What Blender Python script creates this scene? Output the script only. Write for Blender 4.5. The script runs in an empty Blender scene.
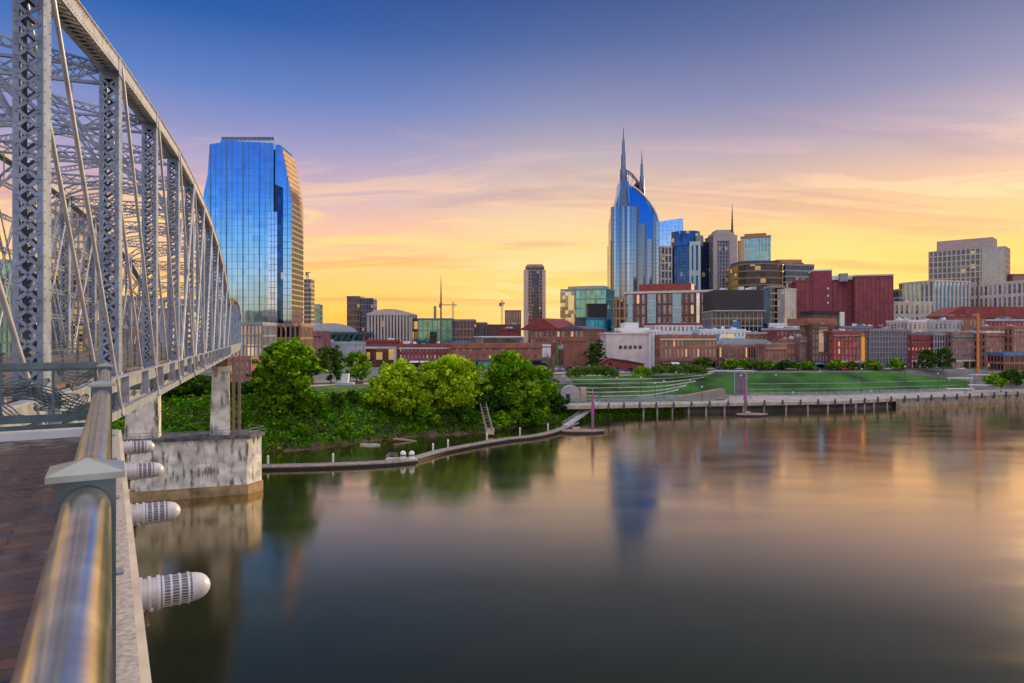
import bpy, bmesh, math, random
from mathutils import Vector, Matrix
random.seed(7)
PI = math.pi
SC = bpy.context.scene
COL = SC.collection

# ------------------------------------------------------------------ camera
HORIZ = 336.0; F = 683.0; EYE = 26.0
cam = bpy.data.cameras.new('camera'); camo = bpy.data.objects.new('camera', cam); COL.objects.link(camo)
cam.sensor_width = 36; cam.lens = 36 * F / 1024; cam.clip_start = 0.05; cam.clip_end = 30000
camo.location = (0, 0, EYE); camo.rotation_euler = (PI / 2, 0, 0)
cam.shift_y = -(341.5 - HORIZ) / 1024
SC.camera = camo
SC.render.resolution_x = 1024; SC.render.resolution_y = 683
SC.view_settings.view_transform = 'Standard'; SC.view_settings.look = 'None'
SC.view_settings.exposure = 0.0; SC.view_settings.gamma = 1; SC.view_settings.use_curve_mapping = False

def px2(px, Y): return (px - 512) / F * Y
def pz(py, Y): return EYE + (HORIZ - py) / F * Y
def srgb(r, g, b):
    f = lambda c: (c / 255 / 12.92) if c / 255 < .04045 else ((c / 255 + .055) / 1.055) ** 2.4
    return (f(r), f(g), f(b), 1)

# ------------------------------------------------------------------ sky
SUN_AZ = math.radians(42); SUN_EL = math.radians(10)      # to the right of the view axis, low
world = bpy.data.worlds.new('World'); SC.world = world; world.use_nodes = True
nt = world.node_tree; N = nt.nodes; L = nt.links
bg = N['Background']
def wn(t, **k):
    n = N.new(t)
    for a, b in k.items(): setattr(n, a, b)
    return n
def wmath(op, a, b=None, c=None, clamp=False):
    n = wn('ShaderNodeMath', operation=op); n.use_clamp = clamp
    for i, v in enumerate((a, b, c)):
        if v is None: continue
        if isinstance(v, (int, float)): n.inputs[i].default_value = v
        else: L.new(v, n.inputs[i])
    return n.outputs[0]
def wramp(fac, stops):
    n = wn('ShaderNodeValToRGB'); e = n.color_ramp.elements
    while len(e) < len(stops): e.new(.5)
    for q, (p, c) in enumerate(stops): e[q].position = p; e[q].color = c
    L.new(fac, n.inputs[0]); return n.outputs[0]
def wmix(f, a, b, bt='MIX'):
    n = wn('ShaderNodeMix', data_type='RGBA', blend_type=bt)
    for s, v in ((0, f), (6, a), (7, b)):
        if isinstance(v, (int, float)): n.inputs[s].default_value = v
        elif isinstance(v, tuple): n.inputs[s].default_value = v
        else: L.new(v, n.inputs[s])
    return n.outputs[2]
tc = wn('ShaderNodeTexCoord'); sep = wn('ShaderNodeSeparateXYZ'); L.new(tc.outputs['Generated'], sep.inputs[0])
X_, Y_, Z_ = sep.outputs
def dotn(v):
    n = wn('ShaderNodeVectorMath', operation='DOT_PRODUCT'); L.new(tc.outputs['Generated'], n.inputs[0]); n.inputs[1].default_value = v
    return n.outputs['Value']
ez = wmath('MULTIPLY', wmath('MAXIMUM', Z_, 0.0), 2.0)     # ramp position = 2 * sin(elevation)
left = wramp(ez, [(0, srgb(252, 176, 56)), (.07, srgb(255, 202, 92)), (.17, srgb(255, 204, 132)), (.27, srgb(246, 192, 156)), (.38, srgb(214, 182, 194)),
                  (.5, srgb(164, 162, 208)), (.64, srgb(100, 134, 204)), (.80, srgb(36, 96, 178)), (.94, srgb(12, 72, 156)), (1, srgb(55, 85, 145))])
right = wramp(ez, [(0, srgb(254, 164, 34)), (.1, srgb(255, 182, 54)), (.2, srgb(255, 188, 86)), (.3, srgb(246, 188, 126)), (.4, srgb(224, 182, 160)),
                   (.5, srgb(188, 168, 184)), (.62, srgb(142, 142, 182)), (.78, srgb(96, 110, 158)), (.9, srgb(70, 88, 140)), (1, srgb(70, 88, 135))])
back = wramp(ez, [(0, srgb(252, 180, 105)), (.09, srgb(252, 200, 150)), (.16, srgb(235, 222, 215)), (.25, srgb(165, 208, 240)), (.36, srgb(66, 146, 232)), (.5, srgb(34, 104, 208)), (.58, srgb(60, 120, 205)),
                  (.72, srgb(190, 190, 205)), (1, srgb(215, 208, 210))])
mr = wn('ShaderNodeMapRange'); mr.interpolation_type = 'SMOOTHSTEP'
L.new(dotn((1, .15, 0)), mr.inputs[0]); mr.inputs[1].default_value = -.45; mr.inputs[2].default_value = .62
front = wmix(mr.outputs[0], left, right)
# golden glow round the sun
GA = math.radians(24); sv = Vector((math.sin(GA) * math.cos(.05), math.cos(GA) * math.cos(.05), math.sin(.05)))
g = dotn(tuple(sv))
glow = wmath('POWER', wmath('MAXIMUM', g, 0.0), 160)
front = wmix(wmath('MULTIPLY', glow, .7, clamp=True), front, (1.0, .74, .22, 1))
sv2 = Vector((math.sin(.08) * math.cos(.06), math.cos(.08) * math.cos(.06), math.sin(.06)))
glow2 = wmath('POWER', wmath('MAXIMUM', dotn(tuple(sv2)), 0.0), 60)
front = wmix(wmath('MULTIPLY', glow2, .6, clamp=True), front, (1.0, .78, .38, 1))
# wispy clouds on a high plane
inv = wmath('ADD', Z_, .10)
cx = wmath('DIVIDE', X_, inv); cy = wmath('DIVIDE', Y_, inv)
cmb = wn('ShaderNodeCombineXYZ'); L.new(cx, cmb.inputs[0]); L.new(cy, cmb.inputs[1])
mp = wn('ShaderNodeMapping'); L.new(cmb.outputs[0], mp.inputs[0]); mp.inputs['Rotation'].default_value = (0, 0, -.80); mp.inputs['Scale'].default_value = (.55, 1.45, 1)
def noise(vec, sc, det, rough, dist):
    n = wn('ShaderNodeTexNoise'); L.new(vec, n.inputs['Vector'])
    for k, v in (('Scale', sc), ('Detail', det), ('Roughness', rough), ('Distortion', dist)): n.inputs[k].default_value = v
    return n.outputs[0]
n1 = noise(mp.outputs[0], 1.25, 10, .64, 1.3)
n2 = noise(mp.outputs[0], .8, 8, .6, .8)
def mrange(v, a, b, c=0.0, d=1.0, t='SMOOTHSTEP'):
    n = wn('ShaderNodeMapRange'); n.interpolation_type = t
    L.new(v, n.inputs[0])
    for k, q in enumerate((a, b, c, d)): n.inputs[k + 1].default_value = q
    return n.outputs[0]
band = wmath('MULTIPLY', mrange(Z_, .015, .07), mrange(Z_, .32, .15))
cm = wmath('MULTIPLY', mrange(n1, .46, .60), band)
cloudc = wramp(ez, [(0, srgb(255, 186, 80)), (.15, srgb(255, 202, 98)), (.28, srgb(255, 212, 138)), (.42, srgb(250, 206, 172)), (.55, srgb(222, 190, 200)), (.7, srgb(160, 165, 210))])
front = wmix(wmath('MULTIPLY', cm, .85), front, cloudc)
cd = wmath('MULTIPLY', mrange(n2, .50, .66), band)
dcol = wramp(ez, [(0, srgb(240, 130, 60)), (.2, srgb(232, 150, 95)), (.4, srgb(170, 135, 160)), (.6, srgb(120, 110, 160))])
front = wmix(wmath('MULTIPLY', cd, .5), front, dcol)
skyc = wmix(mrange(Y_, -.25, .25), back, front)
# upper sky, above the picture, brightened and paled as added fill for the foreground
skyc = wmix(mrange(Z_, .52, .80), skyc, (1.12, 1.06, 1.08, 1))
nish = wn('ShaderNodeTexSky', sky_type='NISHITA'); nish.sun_disc = False
nish.sun_elevation = SUN_EL; nish.sun_rotation = SUN_AZ; nish.dust_density = 1.0
bgn = wn('ShaderNodeBackground'); L.new(nish.outputs[0], bgn.inputs[0]); bgn.inputs[1].default_value = .006
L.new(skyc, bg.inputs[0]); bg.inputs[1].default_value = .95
bk = mrange(Y_, .2, -.5, 1.0, 1.5); hot = wmath('ADD', 1.0, wmath('MULTIPLY', wmath('MULTIPLY', mrange(Z_, .30, .08), mrange(Y_, .2, .6)), .24))  # sky behind the camera boosted as added fill light; low front sky lifted too
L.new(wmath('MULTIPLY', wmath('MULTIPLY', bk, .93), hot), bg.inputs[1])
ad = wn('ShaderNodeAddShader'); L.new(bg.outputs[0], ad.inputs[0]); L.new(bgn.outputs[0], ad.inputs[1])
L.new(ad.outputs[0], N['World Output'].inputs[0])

sun = bpy.data.lights.new('sun', 'SUN'); suno = bpy.data.objects.new('sun', sun); COL.objects.link(suno)
sun.energy = 4.0; sun.angle = math.radians(.8); sun.color = (1, .74, .42)
sd = Vector((math.sin(SUN_AZ) * math.cos(SUN_EL), math.cos(SUN_AZ) * math.cos(SUN_EL), math.sin(SUN_EL)))
suno.rotation_euler = (-sd).to_track_quat('-Z', 'Y').to_euler()

# ------------------------------------------------------------------ materials
MATS = {}
def mat(name, col, rough=.7, metal=0.0, var=.12, vscale=.6, bump=0.0, bscale=8.0, spec=None, stain=0.0):
    if name in MATS: return MATS[name]
    m = bpy.data.materials.new(name); m.use_nodes = True; t = m.node_tree; p = t.nodes['Principled BSDF']
    p.inputs['Roughness'].default_value = rough; p.inputs['Metallic'].default_value = metal
    if spec is not None: p.inputs['Specular IOR Level'].default_value = spec
    co = t.nodes.new('ShaderNodeTexCoord'); nz = t.nodes.new('ShaderNodeTexNoise'); nz.inputs['Scale'].default_value = vscale; nz.inputs['Detail'].default_value = 8
    t.links.new(co.outputs['Object'], nz.inputs['Vector'])
    rp = t.nodes.new('ShaderNodeValToRGB'); e = rp.color_ramp.elements
    e[0].position = .3; e[1].position = .7
    e[0].color = tuple(c * (1 - var * 1.6) for c in col[:3]) + (1,); e[1].color = tuple(min(1, c * (1 + var)) for c in col[:3]) + (1,)
    t.links.new(nz.outputs[0], rp.inputs[0]); out = rp.outputs[0]
    if stain:
        mp = t.nodes.new('ShaderNodeMapping'); mp.inputs['Scale'].default_value = (1.5, 1.5, .42); t.links.new(co.outputs['Object'], mp.inputs[0])
        n3 = t.nodes.new('ShaderNodeTexNoise'); n3.inputs['Scale'].default_value = .9; n3.inputs['Detail'].default_value = 10; t.links.new(mp.outputs[0], n3.inputs[0])
        r3 = t.nodes.new('ShaderNodeValToRGB'); r3.color_ramp.elements[0].position = .52; r3.color_ramp.elements[1].position = .68
        r3.color_ramp.elements[1].color = (stain,) * 3 + (1,)
        t.links.new(n3.outputs[0], r3.inputs[0])
        mx = t.nodes.new('ShaderNodeMix'); mx.data_type = 'RGBA'; t.links.new(r3.outputs[0], mx.inputs[0]); t.links.new(out, mx.inputs[6]); mx.inputs[7].default_value = (.05, .042, .032, 1); out = mx.outputs[2]
    t.links.new(out, p.inputs['Base Color'])
    if bump:
        nb = t.nodes.new('ShaderNodeTexNoise'); nb.inputs['Scale'].default_value = bscale; nb.inputs['Detail'].default_value = 6; t.links.new(co.outputs['Object'], nb.inputs[0])
        b = t.nodes.new('ShaderNodeBump'); b.inputs['Strength'].default_value = bump; t.links.new(nb.outputs[0], b.inputs['Height']); t.links.new(b.outputs[0], p.inputs['Normal'])
    MATS[name] = m; return m
def brick(name, c1, c2, mortar, sx=.8, rough=.85):
    if name in MATS: return MATS[name]
    m = mat(name, c1, rough); t = m.node_tree; p = t.nodes['Principled BSDF']
    co = [n for n in t.nodes if n.type == 'TEX_COORD'][0]
    sp = t.nodes.new('ShaderNodeSeparateXYZ'); t.links.new(co.outputs['Object'], sp.inputs[0])
    a = t.nodes.new('ShaderNodeMath'); a.operation = 'ADD'; t.links.new(sp.outputs[0], a.inputs[0]); t.links.new(sp.outputs[1], a.inputs[1])
    cb = t.nodes.new('ShaderNodeCombineXYZ'); t.links.new(a.outputs[0], cb.inputs[0]); t.links.new(sp.outputs[2], cb.inputs[1])
    b = t.nodes.new('ShaderNodeTexBrick'); t.links.new(cb.outputs[0], b.inputs[0]); b.inputs['Scale'].default_value = sx
    b.inputs['Color1'].default_value = c1; b.inputs['Color2'].default_value = c2; b.inputs['Mortar'].default_value = mortar; b.inputs['Mortar Size'].default_value = .03
    nz = [n for n in t.nodes if n.type == 'TEX_NOISE'][0]; nz.inputs['Scale'].default_value = .25
    rp = [n for n in t.nodes if n.type == 'VALTORGB'][0]; rp.color_ramp.elements[0].color = (.6, .6, .62, 1); rp.color_ramp.elements[1].color = (1.15, 1.1, 1.05, 1)
    mx = t.nodes.new('ShaderNodeMix'); mx.data_type = 'RGBA'; mx.blend_type = 'MULTIPLY'; mx.inputs[0].default_value = 1
    t.links.new(b.outputs[0], mx.inputs[6]); t.links.new(rp.outputs[0], mx.inputs[7]); t.links.new(mx.outputs[2], p.inputs['Base Color'])
    return m
def glass(name, col, rough=.06, cw=3.0, ch=3.6, lit=0.0, litcol=(1, .62, .22, 1), metal=.85, var=.35, wave=.02):
    """curtain-wall glass: each pane has its own tint and its own slight tilt; some panes lit"""
    if name in MATS: return MATS[name]
    m = bpy.data.materials.new(name); m.use_nodes = True; t = m.node_tree; p = t.nodes['Principled BSDF']; K = t.links.new
    p.inputs['Roughness'].default_value = rough; p.inputs['Metallic'].default_value = metal
    co = t.nodes.new('ShaderNodeTexCoord'); sp = t.nodes.new('ShaderNodeSeparateXYZ'); K(co.outputs['Object'], sp.inputs[0])
    def mt(op, a, b):
        n = t.nodes.new('ShaderNodeMath'); n.operation = op
        for i, v in enumerate((a, b)):
            if v is None: continue
            if isinstance(v, (int, float)): n.inputs[i].default_value = v
            else: K(v, n.inputs[i])
        return n.outputs[0]
    fx = mt('FLOOR', mt('DIVIDE', sp.outputs[0], cw), None); fy = mt('FLOOR', mt('DIVIDE', sp.outputs[1], cw), None); fz = mt('FLOOR', mt('DIVIDE', sp.outputs[2], ch), None)
    cb = t.nodes.new('ShaderNodeCombineXYZ'); K(fx, cb.inputs[0]); K(fy, cb.inputs[1]); K(fz, cb.inputs[2])
    wnz = t.nodes.new('ShaderNodeTexWhiteNoise'); K(cb.outputs[0], wnz.inputs[0])
    rp = t.nodes.new('ShaderNodeValToRGB'); rp.color_ramp.elements[0].color = tuple(c * (1 - var) for c in col[:3]) + (1,); rp.color_ramp.elements[1].color = tuple(min(1, c * (1 + var * .5)) for c in col[:3]) + (1,)
    K(wnz.outputs['Value'], rp.inputs[0]); K(rp.outputs[0], p.inputs['Base Color'])
    ge = t.nodes.new('ShaderNodeNewGeometry'); sub = t.nodes.new('ShaderNodeVectorMath'); sub.operation = 'SUBTRACT'; K(wnz.outputs['Color'], sub.inputs[0]); sub.inputs[1].default_value = (.5, .5, .5)
    scl = t.nodes.new('ShaderNodeVectorMath'); scl.operation = 'SCALE'; K(sub.outputs[0], scl.inputs[0]); scl.inputs['Scale'].default_value = wave
    av = t.nodes.new('ShaderNodeVectorMath'); av.operation = 'ADD'; K(ge.outputs['Normal'], av.inputs[0]); K(scl.outputs[0], av.inputs[1])
    nn = t.nodes.new('ShaderNodeVectorMath'); nn.operation = 'NORMALIZE'; K(av.outputs[0], nn.inputs[0]); K(nn.outputs[0], p.inputs['Normal'])
    if lit:
        gt = mt('GREATER_THAN', wnz.outputs['Value'], 1 - lit)
        p.inputs['Emission Color'].default_value = litcol; K(mt('MULTIPLY', gt, .38), p.inputs['Emission Strength'])
    MATS[name] = m; return m
def emis(name, col, s):
    if name in MATS: return MATS[name]
    m = mat(name, col, .4); p = m.node_tree.nodes['Principled BSDF']; p.inputs['Emission Color'].default_value = col; p.inputs['Emission Strength'].default_value = s
    return m

steel = mat('painted_steel', (.25, .30, .40, 1), .42, .25, .22, 1.4, .15, 30)
steelw = mat('pale_painted_steel', (.36, .38, .45, 1), .38, .2, .22, 2.2, .12, 30)
rust = mat('rusty_steel', (.20, .12, .07, 1), .8, .1, .4, 1.2, .2, 10)
concrete = mat('stained_concrete', (.74, .71, .64, 1), .9, 0, .30, .5, .5, 3, stain=.95)
concpale = mat('pale_concrete', (.50, .45, .42, 1), .9, 0, .25, .8, .3, 9)
conctan = mat('tan_wet_concrete', (.36, .25, .13, 1), .85, 0, .35, .6, .4, 4)
cream = mat('cream_paint', (.62, .54, .44, 1), .8, 0, .15, 2)
rail_m = mat('satin_rail_paint', (.60, .54, .45, 1), .2, .92, .22, 7, .05, 45)
railgreen = mat('green_grey_paint', (.12, .17, .19, 1), .34, .45, .2, 4, .06, 40)
white = mat('white_paint', (.72, .72, .74, 1), .55, 0, .1, 1)
lightgrey = mat('light_grey_render', (.45, .46, .50, 1), .75, 0, .15, .3)
midgrey = mat('mid_grey_render', (.24, .25, .29, 1), .75, 0, .18, .3)
darkgrey = mat('dark_grey_cladding', (.06, .062, .075, 1), .6, 0, .2, .3)
black = mat('black_cladding', (.025, .02, .025, 1), .55, 0, .2, .5)
beige = mat('beige_stone', (.48, .38, .31, 1), .8, 0, .15, .25)
tan = mat('tan_stone', (.42, .29, .19, 1), .8, 0, .18, .25)
creamst = mat('cream_stone', (.62, .55, .47, 1), .8, 0, .12, .25)
pinkwhite = mat('pinkish_white_render', (.64, .55, .54, 1), .8, 0, .12, .3)
maroon = mat('maroon_cladding', (.24, .045, .07, 1), .7, 0, .15, .3)
redroof = mat('red_roof', (.26, .045, .045, 1), .7, 0, .22, .4)
orange = mat('orange_paint', (.62, .20, .05, 1), .6, 0, .15, .5)
blueroof = mat('blue_roof', (.06, .20, .42, 1), .5, 0, .25, .5)
tealp = mat('teal_panel', (.05, .34, .36, 1), .4, 0, .25, .3)
blk1 = brick('red_brick', (.40, .115, .05, 1), (.32, .085, .04, 1), (.36, .25, .2, 1))
blk2 = brick('pink_brick', (.38, .14, .10, 1), (.30, .10, .08, 1), (.36, .26, .25, 1))
blk3 = brick('dark_brick', (.17, .07, .055, 1), (.13, .05, .045, 1), (.22, .16, .14, 1))
blk4 = brick('crimson_brick', (.32, .055, .07, 1), (.26, .045, .06, 1), (.30, .14, .14, 1), 1.2)
blk5 = brick('mauve_brick', (.31, .16, .15, 1), (.24, .12, .12, 1), (.3, .24, .26, 1))
gblue = glass('blue_glass', (.30, .56, .80, 1), .08, 3.3, 3.9, 0, wave=.008, var=.12)
gsky = glass('pale_blue_glass', (.50, .68, .92, 1), .08, 3, 4, wave=.006, var=.15)
gdeep = glass('deep_blue_glass', (.035, .09, .22, 1), .07, 3, 4, .02)
gteal = glass('teal_glass', (.16, .40, .40, 1), .1, 3, 4, .01)
gdark = glass('dark_glass', (.06, .07, .10, 1), .1, 2.2, 3.4, .03)
gwarm = glass('warm_lit_glass', (.25, .2, .13, 1), .12, 3, 3.6, .35)
ggrey = glass('grey_glass', (.34, .40, .50, 1), .1, 3, 4, .03)
pane = glass('window_pane', (.10, .12, .16, 1), .08, 1.3, 1.7, .0)
panepale = glass('curtained_pane', (.42, .40, .38, 1), .3, 1.3, 1.7, metal=.2)
paneblue = glass('bluish_pane', (.20, .26, .34, 1), .08, 1.3, 1.7)
panelit = emis('lit_window', (1, .62, .28, 1), .4)
BLUEB = glass('curved_blue_glass', (.035, .18, .52, 1), .14, 40, 60, 0, var=.1, wave=.004)
BATG = glass('tower_glass', (.30, .40, .50, 1), .10, 2.4, 300, 0, wave=.04, var=.55)

# ------------------------------------------------------------------ mesh collector
class MB:
    def __init__(s): s.v = []; s.f = []; s.m = []; s.smooth = []; s.cur = 0; s.sm = False
    def add(s, vs, fs, sm=None):
        o = len(s.v); s.v += [tuple(v) for v in vs]
        for f in fs: s.f.append([i + o for i in f]); s.m.append(s.cur); s.smooth.append(s.sm if sm is None else sm)
    def box(s, x0, x1, y0, y1, z0, z1):
        s.add([(x0, y0, z0), (x1, y0, z0), (x1, y1, z0), (x0, y1, z0), (x0, y0, z1), (x1, y0, z1), (x1, y1, z1), (x0, y1, z1)],
              [(0, 3, 2, 1), (4, 5, 6, 7), (0, 1, 5, 4), (1, 2, 6, 5), (2, 3, 7, 6), (3, 0, 4, 7)]); return s
    def bar(s, p, q, w, h, up=(0, 0, 1)):
        p = Vector(p); q = Vector(q); d = q - p
        if d.length < 1e-6: return s
        d.normalize(); up = Vector(up); a = d.cross(up)
        if a.length < 1e-3: a = d.cross(Vector((1, 0, 0)))
        a.normalize(); b = a.cross(d); a *= w / 2; b *= h / 2
        s.add([p - a - b, p + a - b, p + a + b, p - a + b, q - a - b, q + a - b, q + a + b, q - a + b],
              [(0, 3, 2, 1), (4, 5, 6, 7), (0, 1, 5, 4), (1, 2, 6, 5), (2, 3, 7, 6), (3, 0, 4, 7)][::1]); return s
    def tube(s, pts, r, n=8, r2=None, cap=True):
        pts = [Vector(p) for p in pts]; m = len(pts); rings = []
        for i, p in enumerate(pts):
            d = (pts[min(i + 1, m - 1)] - pts[max(i - 1, 0)]).normalized()
            u = Vector((0, 0, 1)) if abs(d.z) < .95 else Vector((1, 0, 0))
            a = d.cross(u).normalized(); b = a.cross(d)
            rr = r if r2 is None else r + (r2 - r) * i / (m - 1)
            if isinstance(r, (list, tuple)): rr = r[i]
            rings.append([p + a * math.cos(2 * PI * k / n) * rr + b * math.sin(2 * PI * k / n) * rr for k in range(n)])
        vs = [v for rg in rings for v in rg]; fs = []
        for i in range(m - 1):
            for k in range(n): fs.append((i * n + k, i * n + (k + 1) % n, (i + 1) * n + (k + 1) % n, (i + 1) * n + k))
        s.add(vs, fs, True)
        if cap: s.add(rings[0], [tuple(range(n))], False); s.add(rings[-1], [tuple(range(n))[::-1]], False)
        return s
    def prism(s, poly, z0, z1):
        n = len(poly); s.add([(x, y, z0) for x, y in poly] + [(x, y, z1) for x, y in poly],
              [tuple(range(n))[::-1], tuple(range(n, 2 * n))] + [(i, (i + 1) % n, n + (i + 1) % n, n + i) for i in range(n)]); return s
    def slab(s, poly, y0, y1):          # profile in x,z extruded along y
        n = len(poly); s.add([(x, y0, z) for x, z in poly] + [(x, y1, z) for x, z in poly],
              [tuple(range(n)), tuple(range(n, 2 * n))[::-1]] + [(i, n + i, n + (i + 1) % n, (i + 1) % n) for i in range(n)]); return s
    def build(s, name, m, parent=None, loc=None):
        me = bpy.data.meshes.new(name); me.from_pydata(s.v, [], s.f)
        ms = m if isinstance(m, (list, tuple)) else [m]
        for q in ms: me.materials.append(q)
        me.polygons.foreach_set('material_index', s.m); me.polygons.foreach_set('use_smooth', s.smooth)
        bm = bmesh.new(); bm.from_mesh(me); bmesh.ops.recalc_face_normals(bm, faces=bm.faces) if not getattr(s, 'raw', False) else None; bm.to_mesh(me); bm.free()
        o = bpy.data.objects.new(name, me); COL.objects.link(o)
        if parent: o.parent = parent
        if loc: o.location = loc
        return o
def tag(o, label=None, cat=None, group=None, kind=None):
    if label: o['label'] = label
    if cat: o['category'] = cat
    if group: o['group'] = group
    if kind: o['kind'] = kind
    return o
def thing(name, label, cat, loc=(0, 0, 0), rz=0, group=None):
    o = bpy.data.objects.new(name, None); COL.objects.link(o); o.location = loc; o.rotation_euler = (0, 0, rz); o.empty_display_size = .5
    return tag(o, label, cat, group)
def dup(root, loc, rz=0, label=None, scale=None):
    def cp(o, par):
        c = o.copy(); COL.objects.link(c)
        if par: c.parent = par
        for ch in o.children: cp(ch, c)
        return c
    r = cp(root, None); r.location = loc; r.rotation_euler = (0, 0, rz)
    if label: r['label'] = label
    if scale: r.scale = scale
    return r

# ------------------------------------------------------------------ shoreline and terrain
SH = [(-420, 165), (-200, 158), (-112, 150), (-76, 148), (-56.4, 151.8), (-44.3, 158.6), (-29, 174), (-8.6, 183), (2.9, 197), (14.5, 206.5), (27, 217), (48, 227.7),
      (78, 233.7), (115, 240), (140.6, 250), (204.6, 273), (330, 318), (600, 410)]
def catmull(P, n=10):
    out = []
    for i in range(len(P) - 1):
        p0 = Vector(P[max(i - 1, 0)]); p1 = Vector(P[i]); p2 = Vector(P[i + 1]); p3 = Vector(P[min(i + 2, len(P) - 1)])
        for k in range(n):
            t = k / n
            out.append(.5 * ((2 * p1) + (-p0 + p2) * t + (2 * p0 - 5 * p1 + 4 * p2 - p3) * t * t + (-p0 + 3 * p1 - 3 * p2 + p3) * t ** 3))
    out.append(Vector(P[-1])); return out
shp = catmull(SH, 12)
# a smoothed normal along the shoreline (pointing inland)
def shn(i):
    a = shp[max(i - 10, 0)]; b = shp[min(i + 10, len(shp) - 1)]; t = (b - a).normalized(); return Vector((-t.y, t.x))
shnl = []
for i in range(len(shp)):      # inland direction: square to the natural bank, swinging with the street grid along the park
    v = shp[i]; t = max(0, min(1, (v.x - 15) / 50)); shnl.append((shn(i) * (1 - t) + v.normalized() * t).normalized())
def at(i, d):
    i = max(0, min(len(shp) - 1.001, i)); k = int(i); f = i - k
    return (shp[k] * (1 - f) + shp[k + 1] * f) + (shnl[k] * (1 - f) + shnl[k + 1] * f).normalized() * d
def lerp_tab(tab, d):
    if d <= tab[0][0]: return tab[0][1]
    for (a, za), (b, zb) in zip(tab, tab[1:]):
        if d <= b: return za + (zb - za) * (d - a) / (b - a)
    return tab[-1][1]
TL = [(-40, -5), (-3, -2), (0, -.15), (2, 1), (9, 5.5), (18, 9.2), (28, 11), (60, 11)]
TR = [(-40, -5), (-3, -3), (0, -1), (2, 1.2), (8, 2.7), (16, 3.1), (24, 3.6), (31, 5.0), (54, 10.6), (60, 11)]
def idx_of_x(x):
    for i in range(len(shp) - 1):
        if shp[i].x <= x <= shp[i + 1].x: return i + (x - shp[i].x) / (shp[i + 1].x - shp[i].x)
    return 0 if x < shp[0].x else len(shp) - 1
IA, IB = idx_of_x(12), idx_of_x(40)
def Hgt(i, d):
    t = max(0, min(1, (i - IA) / (IB - IA))); t = t * t * (3 - 2 * t)
    return lerp_tab(TL, d) * (1 - t) + lerp_tab(TR, d) * t
def ground_z(x, y):
    q = Vector((x, y)); best = None
    for i in range(len(shp)):
        v = q - shp[i]; dd = v.dot(shnl[i]); pr_ = abs(v.x * shnl[i].y - v.y * shnl[i].x)
        if best is None or pr_ < best[0]: best = (pr_, i, dd)
    return Hgt(best[1], best[2])
DS = [-60, -40, -20, -10, -3, 0, 1, 2, 4, 6.5, 9, 13, 18, 23, 28, 31, 36, 42, 48, 54, 60]
b = MB(); rows = []
for d in DS: rows.append([(at(i, d).x, at(i, d).y, Hgt(i, d)) for i in range(len(shp))])
last = rows[-1]
for k in (1.15, 1.6, 2.6, 6, 25, 70): rows.append([(x * k, y * k, 11) for x, y, z in last])
vs = [p for r in rows for p in r]; n = len(shp)
b.add(vs, [(r * n + i, r * n + i + 1, (r + 1) * n + i + 1, (r + 1) * n + i) for r in range(len(rows) - 1) for i in range(n - 1)], True)
b.raw = True
tm = mat('ground', (.17, .16, .16, 1), .9, 0, .3, .08, .2, 1)
tag(b.build('ground', tm), kind='structure')
def patch(name, i0, i1, d0, d1, m, dz, ni=40, nd=8, bound=None, kind='structure'):
    b = MB(); b.raw = True
    vs = []
    for k in range(nd + 1):
        for j in range(ni + 1):
            i = i0 + (i1 - i0) * j / ni
            a0 = d0(j / ni) if callable(d0) else d0; a1 = d1(j / ni) if callable(d1) else d1
            d = a0 + (a1 - a0) * k / nd; p = at(i, d); vs.append((p.x, p.y, Hgt(i, d) + dz))
    b.add(vs, [(k * (ni + 1) + j, k * (ni + 1) + j + 1, (k + 1) * (ni + 1) + j + 1, (k + 1) * (ni + 1) + j) for k in range(nd) for j in range(ni)], True)
    return tag(b.build(name, m), kind=kind)
grassm = mat('lawn_grass', (.030, .125, .010, 1), .95, 0, .42, .09, .5, 4)
grassd = mat('bank_grass', (.04, .10, .012, 1), .95, 0, .45, .3, .6, 3)
patch('bank_grass', 0, idx_of_x(46), .3, 40, grassd, .16, 200, 30)
pathm = mat('park_path', (.42, .33, .30, 1), .9, 0, .2, .3)
patch('park_path', idx_of_x(-75), idx_of_x(10), 40.5, 47, pathm, .1, 60, 3)
patch('park_path', idx_of_x(-70), idx_of_x(20), 56, 59.5, pathm, .1, 60, 2)
IP0, IP1 = idx_of_x(30), idx_of_x(420)
promm = mat('promenade_paving', (.40, .35, .34, 1), .85, 0, .2, .5)
patch('promenade', idx_of_x(36), IP1, 3, 23, promm, .05, 160, 5)
IL0 = idx_of_x(80.5); IL1 = idx_of_x(176)
patch('lawn', IL0, IL1, 27, lambda t: 54 - max(0, t - .72) * 60, grassm, .14, 80, 14)
patch('lawn', idx_of_x(34), idx_of_x(76), 26, 53, grassm, .12, 60, 14)
asph = mat('asphalt', (.06, .06, .065, 1), .85, 0, .25, .2)

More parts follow.
